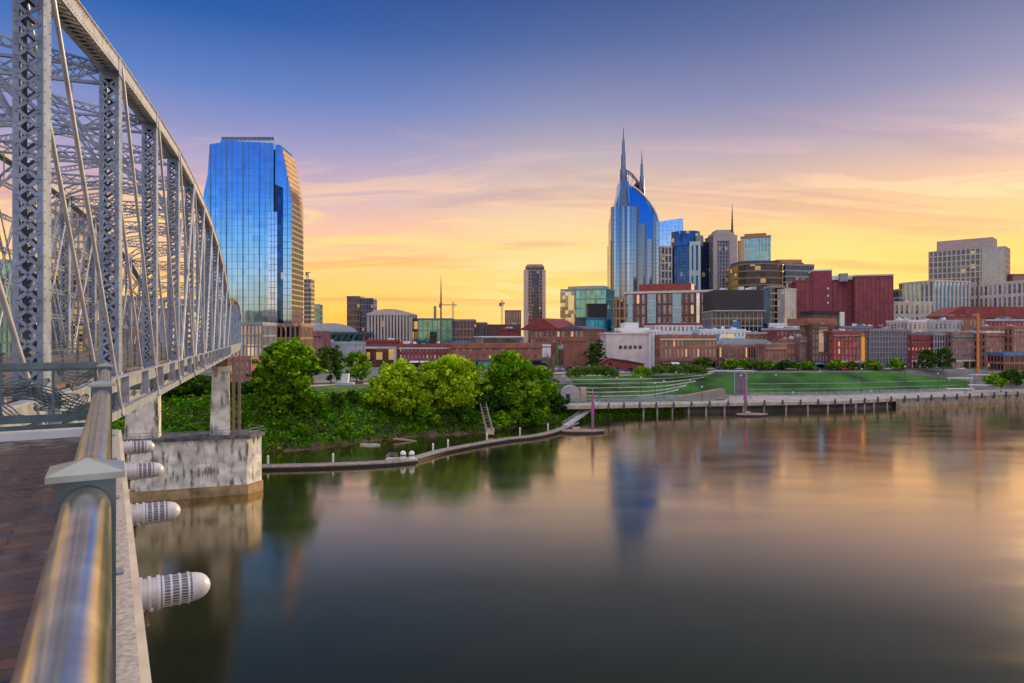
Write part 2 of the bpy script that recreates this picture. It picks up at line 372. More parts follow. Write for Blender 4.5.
# river
wm = bpy.data.materials.new('river_water'); wm.use_nodes = True; t = wm.node_tree; t.nodes.remove(t.nodes['Principled BSDF']); K = t.links.new
lw_ = t.nodes.new('ShaderNodeLayerWeight'); lw_.inputs[0].default_value = .5
fr_ = t.nodes.new('ShaderNodeValToRGB'); e = fr_.color_ramp.elements
while len(e) < 6: e.new(.5)
for q, (p_, c_) in enumerate([(.3, .035), (.52, .07), (.66, .21), (.76, .62), (.87, .93), (.97, .98)]): e[q].position = p_; e[q].color = (c_, c_, c_, 1)
K(lw_.outputs['Facing'], fr_.inputs[0])
gl = t.nodes.new('ShaderNodeBsdfAnisotropic'); gl.inputs['Color'].default_value = (1, .85, .60, 1); gl.inputs['Roughness'].default_value = .11
df = t.nodes.new('ShaderNodeBsdfDiffuse'); df.inputs['Color'].default_value = (.016, .020, .011, 1)
mx = t.nodes.new('ShaderNodeMixShader'); K(fr_.outputs[0], mx.inputs[0]); K(df.outputs[0], mx.inputs[1]); K(gl.outputs[0], mx.inputs[2]); K(mx.outputs[0], t.nodes['Material Output'].inputs[0])
co = t.nodes.new('ShaderNodeTexCoord'); mp = t.nodes.new('ShaderNodeMapping'); mp.inputs['Scale'].default_value = (.03, .10, 1); mp.inputs['Rotation'].default_value = (0, 0, .5)
K(co.outputs['Object'], mp.inputs[0]); nz = t.nodes.new('ShaderNodeTexNoise'); nz.inputs['Scale'].default_value = 1.6; nz.inputs['Detail'].default_value = 6; K(mp.outputs[0], nz.inputs[0])
mrw = t.nodes.new('ShaderNodeMapRange'); K(nz.outputs[0], mrw.inputs[0]); mrw.inputs[1].default_value = .3; mrw.inputs[2].default_value = .7; mrw.inputs[3].default_value = .10; mrw.inputs[4].default_value = .17; K(mrw.outputs[0], gl.inputs['Roughness'])
bp = t.nodes.new('ShaderNodeBump'); bp.inputs['Strength'].default_value = .04; bp.inputs['Distance'].default_value = .08; K(nz.outputs[0], bp.inputs['Height']); K(bp.outputs[0], gl.inputs['Normal'])
b = MB(); b.raw = True; b.add([(-3000, -2000, 0), (3000, -2000, 0), (3000, 700, 0), (-3000, 700, 0)], [(0, 1, 2, 3)])
tag(b.build('river_water', wm), kind='structure')

# ------------------------------------------------------------------ foliage
def leafmat(name, c, tr=.3):
    m = bpy.data.materials.new(name); m.use_nodes = True; t = m.node_tree; t.nodes.remove(t.nodes['Principled BSDF'])
    ge = t.nodes.new('ShaderNodeNewGeometry'); rp = t.nodes.new('ShaderNodeValToRGB')
    rp.color_ramp.elements[0].color = tuple(x * .55 for x in c[:3]) + (1,); rp.color_ramp.elements[1].color = tuple(x * 1.35 for x in c[:3]) + (1,)
    t.links.new(ge.outputs['Random Per Island'], rp.inputs[0])
    d = t.nodes.new('ShaderNodeBsdfDiffuse'); tr_ = t.nodes.new('ShaderNodeBsdfTranslucent'); mx = t.nodes.new('ShaderNodeMixShader'); mx.inputs[0].default_value = tr
    t.links.new(rp.outputs[0], d.inputs[0]); t.links.new(rp.outputs[0], tr_.inputs[0]); t.links.new(d.outputs[0], mx.inputs[1]); t.links.new(tr_.outputs[0], mx.inputs[2])
    t.links.new(mx.outputs[0], t.nodes['Material Output'].inputs[0]); return m
LEAF = {'lime': [leafmat('lime_leaf', (.27, .43, .012)), leafmat('lime_leaf_light', (.52, .70, .03))],
        'mid': [leafmat('mid_leaf', (.10, .25, .01)), leafmat('mid_leaf_light', (.28, .48, .02))],
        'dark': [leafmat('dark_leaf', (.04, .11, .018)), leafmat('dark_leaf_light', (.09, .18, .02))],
        'olive': [leafmat('olive_leaf', (.10, .17, .03)), leafmat('olive_leaf_light', (.17, .25, .04))],
        'grey': [leafmat('grey_leaf', (.30, .27, .24)), leafmat('grey_leaf_light', (.4, .36, .33))]}
bark = mat('bark', (.12, .085, .06, 1), .95, 0, .3, 3, .5, 12)
LB = 0
def leafclump(b, c, r, nleaf, size, flat=.8, rnd=random):
    pq = rnd.choice([.12, .35, .8])
    for _ in range(nleaf):
        while True:
            v = Vector((rnd.uniform(-1, 1), rnd.uniform(-1, 1), rnd.uniform(-1, 1)))
            if .25 < v.length < 1: break
        v = v * (.55 + .45 / v.length * rnd.random()) ; v.z *= flat
        p = Vector(c) + v * r; s = size * rnd.uniform(.6, 1.35)
        a = Vector((rnd.gauss(0, 1), rnd.gauss(0, 1), rnd.gauss(0, .6))).normalized(); w = a.cross(Vector((rnd.gauss(0, 1), rnd.gauss(0, 1), rnd.gauss(0, 1)))).normalized()
        b.cur = LB + (1 if rnd.random() < pq else 0)
        b.add([p - a * s, p + w * s * .6, p + a * s, p - w * s * .6], [(0, 1, 2, 3)])
def tree(name, label, x, y, h, rad, kind, seed, z=None, crown0=.3, leaf=.42, dens=1.0, group=None, squash=1.0, clumps=None):
    rnd = random.Random(seed); z = ground_z(x, y) if z is None else z
    r = thing(name, label, 'tree', (x, y, z), 0, group)
    tb = MB(); lean = rnd.uniform(-.05, .05); th = h * .75
    pts = [Vector((lean * th * q * q + .1 * math.sin(q * 5 + seed), .1 * math.cos(q * 4), th * q)) for q in (0, .2, .4, .6, .8, 1)]
    tb.tube(pts, h * .022, 7, h * .006)
    ch = h * (1 - crown0); cb = MB(); cb.raw = True; nc = clumps or max(10, int(30 * dens))
    for k in range(nc):
        u = (k + .5) / nc; ang = k * 2.4 + rnd.uniform(-.4, .4); zz = u ** .85
        prof = math.sin(PI * min(1, .13 + zz * .84)) ** .65
        rr = rad * prof * rnd.uniform(.35, .92) * squash
        rr *= rnd.choice([.8, 1, 1, 1.22]); c = Vector((math.cos(ang) * rr, math.sin(ang) * rr, h * crown0 + ch * zz * .93 + rnd.uniform(-.05, .05) * h)) + Vector((pts[4].x, 0, 0)) * zz
        cr = rad * rnd.uniform(.17, .36)
        leafclump(cb, c, cr, int(95 * dens * (cr / leaf) ** 1.3 / 6), leaf, .75, rnd)
        if k % 3 == 0:
            tp = pts[min(4, 1 + int(zz * 4))]; tb.tube([tp, tp.lerp(c, .5) + Vector((0, 0, -.3)), c], h * .007, 5, h * .002)
    for k in range(int(16 * dens)):
        zz = rnd.uniform(.1, 1.0); ang = rnd.uniform(0, 2 * PI); rr = rad * (math.sin(PI * min(1, .13 + zz * .84)) ** .65) * rnd.uniform(.95, 1.18) * squash
        c = Vector((math.cos(ang) * rr, math.sin(ang) * rr, h * crown0 + ch * min(1.03, zz))); leafclump(cb, c, rad * rnd.uniform(.08, .17), 26, leaf, .7, rnd)
        if k % 2 == 0: tp = pts[min(4, 1 + int(zz * 4))]; tb.tube([tp, tp.lerp(c, .6) + Vector((0, 0, -.4)), c], h * .005, 4, h * .0015)
    tb.build('trunk', bark, r); cb.build('crown', LEAF[kind], r); return r

BANK = 'trees on the left river bank'
def T(px, Y, top, radpx, kind, seed, label, dens=1.0, crown0=.15, leaf=.42, name='tree', z=None, group=BANK, squash=1.0):
    x = px2(px, Y); z = ground_z(x, Y) if z is None else z
    return tree(name, label, x, Y, pz(top, Y) - z, radpx * Y / F, kind, seed, z, crown0, leaf, dens, group, squash)
T(287, 166, 339, 31, 'mid', 1, 'tall dense green tree right beside the bridge approach, leftmost big tree', 2.6, .05, .5, squash=1.0)
T(268, 174, 362, 22, 'dark', 2, 'dark leafy tree behind the left foot of the tallest riverside tree', 1.2, .1)
T(331, 214, 346, 17, 'dark', 3, 'dark green park tree just right of the tallest bank tree', 1.1, .12)
T(357, 226, 352, 16, 'mid', 4, 'park tree with low rounded crown behind the pink path', 1.1, .12)
T(304, 212, 366, 14, 'dark', 5, 'small dark tree tucked behind the tallest bank tree', 1.0, .1)
T(397, 181, 362, 28, 'lime', 6, 'lime green loose-crowned tree above the muddy log', 1.6, .16, .5)
T(452, 190, 360, 36, 'lime', 7, 'wide bright lime tree in the middle of the bank', 2.4, .04, .48)
T(421, 198, 378, 22, 'mid', 8, 'low green tree filling the gap between the two lime trees', 1.2, .05)
T(508, 200, 352, 31, 'mid', 9, 'big dense green tree, right end of the tall bank trees', 2.3, .06, .48)
T(537, 206, 366, 22, 'mid', 10, 'rounded green tree right of the biggest dense tree', 1.5, .05)
T(487, 196, 384, 24, 'dark', 11, 'low dark tree over the collapsed gangway', 1.3, .05)
T(524, 199, 398, 22, 'mid', 12, 'bushy low tree at the waterline behind the floating walkway', 1.3, .05)
T(556, 211, 392, 14, 'dark', 13, 'small dark bush-like tree by the walkway landing', 1.0, .05)
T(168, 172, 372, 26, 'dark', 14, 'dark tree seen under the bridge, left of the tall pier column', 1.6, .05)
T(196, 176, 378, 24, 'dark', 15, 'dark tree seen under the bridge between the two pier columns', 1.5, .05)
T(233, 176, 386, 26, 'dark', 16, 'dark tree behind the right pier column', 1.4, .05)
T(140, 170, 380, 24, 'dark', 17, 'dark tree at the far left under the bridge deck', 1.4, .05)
# pale feathery tree: bare fronds
def frond_tree(px, Y, top, n, label):
    x = px2(px, Y); z = ground_z(x, Y); h = pz(top, Y) - z; r = thing('feathery_tree', label, 'tree', (x, Y, z)); tb = MB(); cb = MB(); rnd = random.Random(5)
    tb.tube([(0, 0, 0), (.2, 0, h * .4), (0, 0, h * .55)], .3, 7, .16); tb.tube([(.6, .4, 0), (.9, .4, h * .5)], .2, 6, .1)
    for k in range(n):
        a = rnd.uniform(0, 2 * PI); R = rnd.uniform(1.2, 3.6); t = h * rnd.uniform(.75, 1)
        cb.tube([(0, 0, h * rnd.uniform(.3, .5)), (math.cos(a) * R * .4, math.sin(a) * R * .4, t * .85), (math.cos(a) * R, math.sin(a) * R, t)], .09, 4, .03)
    tb.build('trunk', bark, r); cb.build('crown', LEAF['grey'], r)
frond_tree(551, 214, 350, 90, 'pale grey feathery tree with fan of bare fronds at the promenade corner')
# undergrowth on the slope: one mass
b = MB(); b.raw = True; rnd = random.Random(3)
i0, i1 = idx_of_x(-170), idx_of_x(58)
for k in range(4200):
    i = rnd.uniform(i0, i1); d = rnd.uniform(.6, 21) if i < IA else rnd.uniform(.3, 5.5)
    if i < IA and rnd.random() < .12: i = rnd.uniform(IA, i1); d = rnd.uniform(.3, 5)
    p = at(i, d); big = rnd.choice([.6, .8, 1.0, 1.4, 2.2]) * (1.0 if i < IA else .75)
    LB = rnd.choice([0, 0, 0, 2, 4]) if math.sin(p.x * .35) + math.sin(p.y * .5 + p.x * .12) < .6 else rnd.choice([2, 4, 4])
    leafclump(b, (p.x, p.y, Hgt(i, d) + big * .3), big, int(24 * big ** 1.3) + 8, .34, .8, rnd)
LB = 0
ug = b.build('undergrowth', [leafmat('weed_leaf', (.08, .24, .012)), leafmat('weed_leaf_light', (.17, .42, .02))] + LEAF['mid'] + LEAF['olive']); tag(ug, 'thick green undergrowth covering the river bank slope', 'undergrowth', None, 'stuff')

mud = mat('river_mud', (.13, .09, .055, 1), .8, 0, .35, .8, .5, 5)
patch('mud_bank', 0, idx_of_x(46), -.8, 1.9, mud, .22, 200, 4)
EX = [(318, 170, 398, 8, 'mid', 'small bush-like tree low on the bank right of the tallest tree'), (336, 176, 392, 7, 'dark', 'small dark cone-shaped shrub below the pink path'), (352, 182, 391, 6, 'dark', 'narrow dark sapling below the white plinth'),
      (370, 184, 396, 11, 'mid', 'low rounded tree left of the leftmost lime tree'), (425, 180, 404, 14, 'mid', 'low bushy tree at the foot of the gap between the lime trees'), (463, 184, 408, 16, 'dark', 'low dark bushy tree under the wide lime tree'),
      (346, 166, 424, 9, 'mid', 'leafy shrub near the waterline under the white plinth'), (300, 160, 424, 11, 'mid', 'leafy shrub near the waterline below the tallest tree'), (500, 190, 412, 15, 'mid', 'low shrub right of the collapsed gangway foot')]
for q, (px, Y, top, rp_, kd, lb) in enumerate(EX): T(px, Y, top, rp_, kd, 80 + q, lb, .9, .05, .36)
def hedge(label, px0, px1, Y, top, base, depth, kind, seed, name='hedge', cat='hedge', leaf=.36):
    rnd = random.Random(seed); z = pz(base, Y); xs0, xs1 = px2(px0, Y), px2(px1, Y); h = pz(top, Y) - z
    b = MB(); b.raw = True; W = xs1 - xs0; n = max(4, int(W / 1.5))
    r = ((xs0 + xs1) / 2, Y, z)
    for k in range(n * 9):
        u = rnd.random(); hh = h * (1 - (2 * u - 1) ** 4 * .6) ; c = ((u - .5) * W, rnd.uniform(0, depth), hh * rnd.uniform(.2, .75))
        leafclump(b, c, min(h * .45, 1.6), 42, leaf, .8, rnd)
    o = b.build(name, LEAF[kind], None, r); tag(o, label, cat)
hedge('mound of olive clipped hedge beside the pale tree at the promenade corner', 569, 619, 255, 364, 377, 7, 'olive', 1)
hedge('short dark green hedge in front of the white building with a red gable', 634, 652, 262, 364, 377, 4, 'mid', 2)
hedge('long bright green hedge below the three-storey orange brick building', 654, 708, 272, 363.5, 374, 5, 'olive', 3)
HT = 'street trees in front of the brick rows'
for q, (px, top, kd, lb) in enumerate([(703, 358, 'olive', 'bushy bright tree at the right corner of the orange brick building'), (730, 361, 'mid', 'street tree below the left end of the long curved building'),
        (743, 361, 'mid', 'second street tree below the long curved building'), (756, 362, 'olive', 'olive street tree below the middle of the long curved building'), (768, 362, 'mid', 'street tree below the right end of the long curved building'),
        (786, 362, 'dark', 'dark street tree left of the tall dark brick building'), (806, 363, 'mid', 'low street tree below the tall dark brick building'), (836, 362, 'mid', 'low street tree below the red framed building'),
        (851, 363, 'olive', 'light street tree right of the red framed building'), (874, 362, 'mid', 'round street tree below the orange striped building'), (897, 360, 'mid', 'street tree below the grey netted building'),
        (926, 351, 'dark', 'big round dark tree, left one of the pair by the red lit building'), (943, 349, 'dark', 'big round dark tree, right one of the pair by the red lit building')]):
    T(px, 300, top - 1, 10 if top < 355 else 9, kd, 40 + q, lb, .9, .15, .5, 'street_tree', 11, HT)
T(598, 318, 340, 8, 'dark', 60, 'dark tree between the brick block and the white building', 1, .1, .5, 'street_tree', 11, HT)
T(592, 316, 344, 7, 'dark', 61, 'smaller dark tree at the right side of the narrow brick block', 1, .1, .5, 'street_tree', 11, HT)
T(1012, 275, 370, 13, 'dark', 62, 'dark spreading shrub at the right edge of the park', 1, .05, .4, 'street_tree', 6.5, HT)
T(995, 268, 374, 9, 'mid', 63, 'small shrub beside the dark path at the right edge of the park', 1, .05, .4, 'street_tree', 6, HT)

# ------------------------------------------------------------------ buildings
def grid(b, ox, oy, ux, uy, W, H, nx, nz, pier, bandh, dep, z0=0.0, endp=None):
    """piers and bands standing proud of a core face; (ox,oy) start, (ux,uy) along, outward = (uy,-ux)"""
    nxv, nyv = uy, -ux; ep = endp or pier
    def blk(a0, a1, za, zb, d):
        p = [(ox + ux * a0, oy + uy * a0), (ox + ux * a1, oy + uy * a1)]
        q = [(p[1][0] + nxv * d, p[1][1] + nyv * d), (p[0][0] + nxv * d, p[0][1] + nyv * d)]
        b.prism([p[0], p[1], q[0], q[1]], za, zb)
    cw = W / nx
    if pier > 0:
        for i in range(nx + 1):
            c = i * cw; w = pier / 2
            blk(max(0, c - w), min(W, c + w), z0, z0 + H, dep)
    if bandh > 0:
        for k in range(nz + 1):
            c = z0 + k * H / nz; w = bandh / 2
            blk(.02, W - .02, max(z0, c - w), min(z0 + H, c + w), dep - .06)
WINMESH = {}
def winmesh(w, h, kind):
    key = (round(w, 1), round(h, 1), kind)
    if key not in WINMESH:
        b = MB(); b.box(-w / 2, w / 2, -.05, 0, 0, h); b.cur = 1
        b.box(-.06, .06, -.10, -.05, 0, h); b.box(-w / 2, w / 2, -.10, -.05, h * .5 - .06, h * .5 + .06)
        for s in (-1, 1): b.box(s * w / 2 - .06, s * w / 2 + .06, -.10, .0, 0, h)
        b.box(-w / 2 - .05, w / 2 + .05, -.16, 0, -.12, .04)
        o = b.build('window', [panelit if kind == 'lit' else {'pale': panepale, 'blue': paneblue}.get(kind, pane), creamst if kind != 'dark' else midgrey]); me = o.data; bpy.data.objects.remove(o); WINMESH[key] = me
    return WINMESH[key]
BUILDINGS = []
def building(label, px0, Y0, px1, Y1, top, D, style, wall, glz=None, nx=8, nz=4, pier=.5, band=.6, base=11.0, name='office_building', cat='building',
             parapet=.8, units=0, unitm=None, lit=.08, seed=None, wframe='', dep=.3, sides=True, roofm=None, group=None, arch=False):
    P0 = Vector((px2(px0, Y0), Y0)); P1 = Vector((px2(px1, Y1), Y1)); W = (P1 - P0).length; rz = math.atan2(P1.y - P0.y, P1.x - P0.x)
    Hh = pz(top, (Y0 + Y1) / 2) - base; rnd = random.Random(seed if seed is not None else int(px0 * 13 + px1))
    r = thing(name, label, cat, ((P0.x + P1.x) / 2, (P0.y + P1.y) / 2, base), rz, group); w2 = W / 2
    glz = glz or pane
    sn = max(1, round(nx * D / W))
    faces = [(-w2, 0, 1, 0, W, nx)]
    if sides: faces += [(w2, 0, 0, 1, D, sn), (-w2, D, 0, -1, D, sn)]
    core = MB(); core.box(-w2, w2, 0, D, 0, Hh); fr = MB()
    cw = W / nx; chh = Hh / nz
    if style == 'punch':
        core.build('wall', wall, r)
        for f in faces: grid(fr, *f[:4], f[4], Hh, f[5], nz, pier, band, dep)
        fr.build('facade', wall, r)
        cnt = 0; rest = MB()
        for (ox, oy, ux, uy, LL, nn) in faces:
            cwf = LL / nn
            for i in range(nn):
                for k in range(nz):
                    ww = cwf - pier - .1; hh = chh - band - .1
                    if ww < .4 or hh < .4: continue
                    c = (i + .5) * cwf; x = ox + ux * c; y = oy + uy * c; z = k * chh + band / 2 + .05
                    if cnt < 100:
                        o = bpy.data.objects.new('window', winmesh(ww, hh, 'lit' if rnd.random() < lit * .45 else rnd.choice([wframe or 'p', wframe or 'p', 'pale', 'blue']))); COL.objects.link(o); o.parent = r
                        o.location = (x, y, z); o.rotation_euler = (0, 0, math.atan2(uy, ux)); cnt += 1
                    else:
                        a = Vector((ux, uy)) * ww / 2; nrm = Vector((uy, -ux)) * .05; c2 = Vector((x, y))
                        rest.prism([c2 - a, c2 + a, c2 + a + nrm, c2 - a + nrm], z, z + hh)
        if rest.v: tag(rest.build('window', pane, r), kind='stuff')
    elif style == 'plain':
        core.build('wall', wall, r)
    else:
        core.build('glazing', glz, r)
        if style == 'curtain':
            for f in faces: grid(fr, *f[:4], f[4], Hh, f[5], nz, pier, band, dep)
            fr.build('mullions', wall, r)
        elif style == 'bands':
            for f in faces: grid(fr, *f[:4], f[4], Hh, f[5], nz, 0, band, dep)
            fr.build('spandrels', wall, r); f2 = MB()
            for f in faces: grid(f2, *f[:4], f[4], Hh, f[5], nz, pier, 0, dep * .5)
            f2.build('mullions', wall, r)
        elif style == 'fins':
            for f in faces: grid(fr, *f[:4], f[4], Hh, f[5], nz, pier, 0, dep)
            fr.build('fins', wall, r); f2 = MB()
            for f in faces: grid(f2, *f[:4], f[4], Hh, f[5], nz, 0, band, dep * .4)
            f2.build('spandrels', wall, r)
    rb = MB(); e = dep + .12
    if parapet:
        rb.box(-w2 - e, w2 + e, -e, D + e, Hh, Hh + .25)
        for (x0, x1, y0, y1) in ((-w2 - e, w2 + e, -e, -e + .35), (-w2 - e, w2 + e, D + e - .35, D + e), (-w2 - e, -w2 - e + .35, -e + .35, D + e - .35), (w2 + e - .35, w2 + e, -e + .35, D + e - .35)):
            rb.box(x0, x1, y0, y1, Hh + .25, Hh + .25 + parapet)
        rb.build('roof', roofm or wall, r)
    if style == 'punch' and (Y0 + Y1) / 2 < 332 and px0 > 300:
        sf = MB(); sf.box(-w2 + .3, w2 - .3, -dep - .12, -dep - .01, .1, 2.9)
        sf.build('shopfront', rnd.choice([gdark, gdark, gwarm]), r); q = MB()
        n_ = max(2, int(W / 4.5))
        for k in range(n_ + 1): x = -w2 + .3 + (W - .6) * k / n_; q.box(x - .2, x + .2, -dep - .3, -dep - .121, 0, 3.1)
        q.box(-w2, w2, -dep - .45, -dep - .005, 3.1, 3.7); q.build('shop_frame', rnd.choice([creamst, midgrey, wall, darkgrey]), r)
        for k in range(n_):
            if rnd.random() < .6:
                x = -w2 + .5 + (W - 1) * k / n_; q = MB(); xw = (W - 1) / n_ - .5
                q.add([(x, -dep - .46, 3.05), (x + xw, -dep - .46, 3.05), (x + xw, -dep - 1.9, 2.3), (x, -dep - 1.9, 2.3), (x, -dep - .46, 2.95), (x + xw, -dep - .46, 2.95), (x + xw, -dep - 1.9, 2.2), (x, -dep - 1.9, 2.2)], [(0, 1, 2, 3), (7, 6, 5, 4), (3, 2, 6, 7), (0, 3, 7, 4), (1, 5, 6, 2)])
                q.build('awning', rnd.choice([redroof, blueroof, creamst, MATS.get('green_aw') or mat('green_aw', (.05, .16, .09, 1), .7), darkgrey, white]), r)
        q = MB(); q.box(-w2 - .15, w2 + .15, -dep - .55, -dep + .02, Hh - 1.3, Hh - .75)
        for k in range(int(W / .9)): x = -w2 + .3 + k * .9; q.box(x, x + .3, -dep - .4, -dep - .01, Hh - 1.75, Hh - 1.3)
        q.build('cornice', rnd.choice([creamst, wall, wall, tan, midgrey]), r)
    for k in range(units):
        u = MB(); uw = rnd.uniform(1.2, 3.2); ud = rnd.uniform(1.2, 3); uh = rnd.uniform(.8, 2.2); x = rnd.uniform(-w2 + 1.5, w2 - 1.5); y = rnd.uniform(1, max(1.2, D - 3))
        u.box(x - uw / 2, x + uw / 2, y, y + ud, Hh + .25, Hh + .25 + uh); u.box(x - uw / 2 + .2, x - uw / 2 + .6, y + .2, y + .6, Hh + .25 + uh, Hh + .6 + uh)
        u.build('roof_unit', unitm or rnd.choice([white, lightgrey, midgrey, blueroof]), r)
    r['w'] = W; r['h'] = Hh; BUILDINGS.append(r)
    del r['w']; del r['h']
    return r, W, Hh
def addbox(r, name, m, x0, x1, y0, y1, z0, z1):
    return MB().box(x0, x1, y0, y1, z0, z1).build(name, m, r)

# --- glass riverside tower beside the bridge
def pinnacle():
    Y = 400.; s = Y / F; r = thing('glass_tower', 'tall blue mirror-glass tower with tan right side, beside the bridge', 'skyscraper', (px2(252, Y), Y, 11))
    X = lambda px: (px - 252) * s; Z = lambda py: pz(py, Y) - 11
    pr = [(X(199), 0), (X(273.5), 0), (X(273.5), Z(143)), (X(221), Z(140)), (X(220.5), Z(142.5)), (X(209.6), Z(144.2)), (X(207.5), Z(175)), (X(203.5), Z(194)), (X(199), Z(260))]
    MB().slab(pr, 0, 26).build('glazing', gblue, r)
    m = MB()
    for k, px in enumerate([210.5, 215.5, 221, 226.5, 232, 237.5, 243, 248.5, 254, 259.5, 265, 270.5]):
        z1 = Z(141 if px > 220 else 145); w = .16 if k % 3 else .34
        m.box(X(px) - w / 2, X(px) + w / 2, -.2 if k % 3 else -.5, 0, 0, z1)
    for k in range(1, 31):
        z = Z(140) * k / 31.0; zp = 336 - (z + 11 - EYE) / s; x0 = X(221) if zp < 145 else X(210.5 if zp < 165 else (208 if zp < 185 else 204))
        m.box(x0, X(274), -.08, -.002, z - .06, z + .06)
    m.build('mullions', mat('tower_mullion', (.14, .22, .34, 1), .4, .4), r)
    c = MB(); c.box(X(221), X(274), 1.0, 1.4, Z(140), Z(137.2)); 
    for k in range(12): c.box(X(221 + k * 4.6), X(221 + k * 4.6) + .3, .4, 1.0, Z(140), Z(137.2))
    c.box(X(221), X(274), .4, 1.4, Z(137.4), Z(136.6)); c.build('crown_screen', mat('tower_screen', (.2, .28, .4, 1), .4, .3), r)
    # stepped right bay and dark slots
    MB().box(X(270.5), X(279.5), -4, -.002, 0, Z(213)).build('glazing', gsky, r)
    MB().box(X(273.6), X(279.5), 1.2, 24, 0, Z(149)).build('slot', mat('slot_navy', (.02, .035, .08, 1), .3, .3), r)
    MB().box(X(279.6), X(286), -3.2, 24, 0, Z(190)).build('slot', gdeep, r)
    w = MB(); w.slab([(X(286), 0), (X(294.5), 0), (X(294.5), Z(203)), (X(291.2), Z(184)), (X(287), Z(162)), (X(283), Z(147)), (X(278.4), Z(147)), (X(278.2), Z(186)), (X(286), Z(190))], -5, 16); w.build('glazing', gblue, r)
    m2 = MB()
    for k in range(1, 26): z = Z(190) * k / 26.0; m2.box(X(286.1), X(294.9), -5.12, -5.0, z - .12, z + .12); m2.box(X(270.6), X(279.4), -4.12, -4, z * .86 - .12, z * .86 + .12)
    for px in (273.5, 276.5): m2.box(X(px) - .12, X(px) + .12, -4.25, -4.12, 0, Z(213))
    m2.box(X(290) - .12, X(290) + .12, -5.3, -5.1, 0, Z(175)); m2.build('mullions', MATS['tower_mullion'], r)
    # right side painted tan for its warm light, dark ribbon windows, stepped back upwards
    st = mat('tan_warm_light', (.50, .27, .12, 1), .7, 0, .12, .2)
    a = MB()
    for k in range(34):
        z0 = Z(333) + (Z(152) - Z(333)) * k / 34; z1 = z0 + (Z(152) - Z(333)) / 34; zp = 336 - (z0 + 11 - EYE) / s
        xr = 294.6 if zp > 203 else (294.6 - (203 - zp) / 19 * 3.5 if zp > 184 else (291.1 - (184 - zp) / 22 * 4.2 if zp > 162 else 286.9 - (162 - zp) * .27)) 
        a.cur = 0; a.box(X(xr - 5), X(xr) + .02, -4.8, 17, z0 + .9, z1); a.cur = 1; a.box(X(xr - 5), X(xr) - .25, -4.7, 16.8, z0, z0 + .9)
    a.build('warm_lit_side', [st, mat('brown_ribbon_glass', (.16, .09, .05, 1), .2, .3)], r)
    bs = MB(); bs.box(X(286), X(295.2), -5.4, 18, 0, Z(333)); bs.build('base', beige, r)
pinnacle()

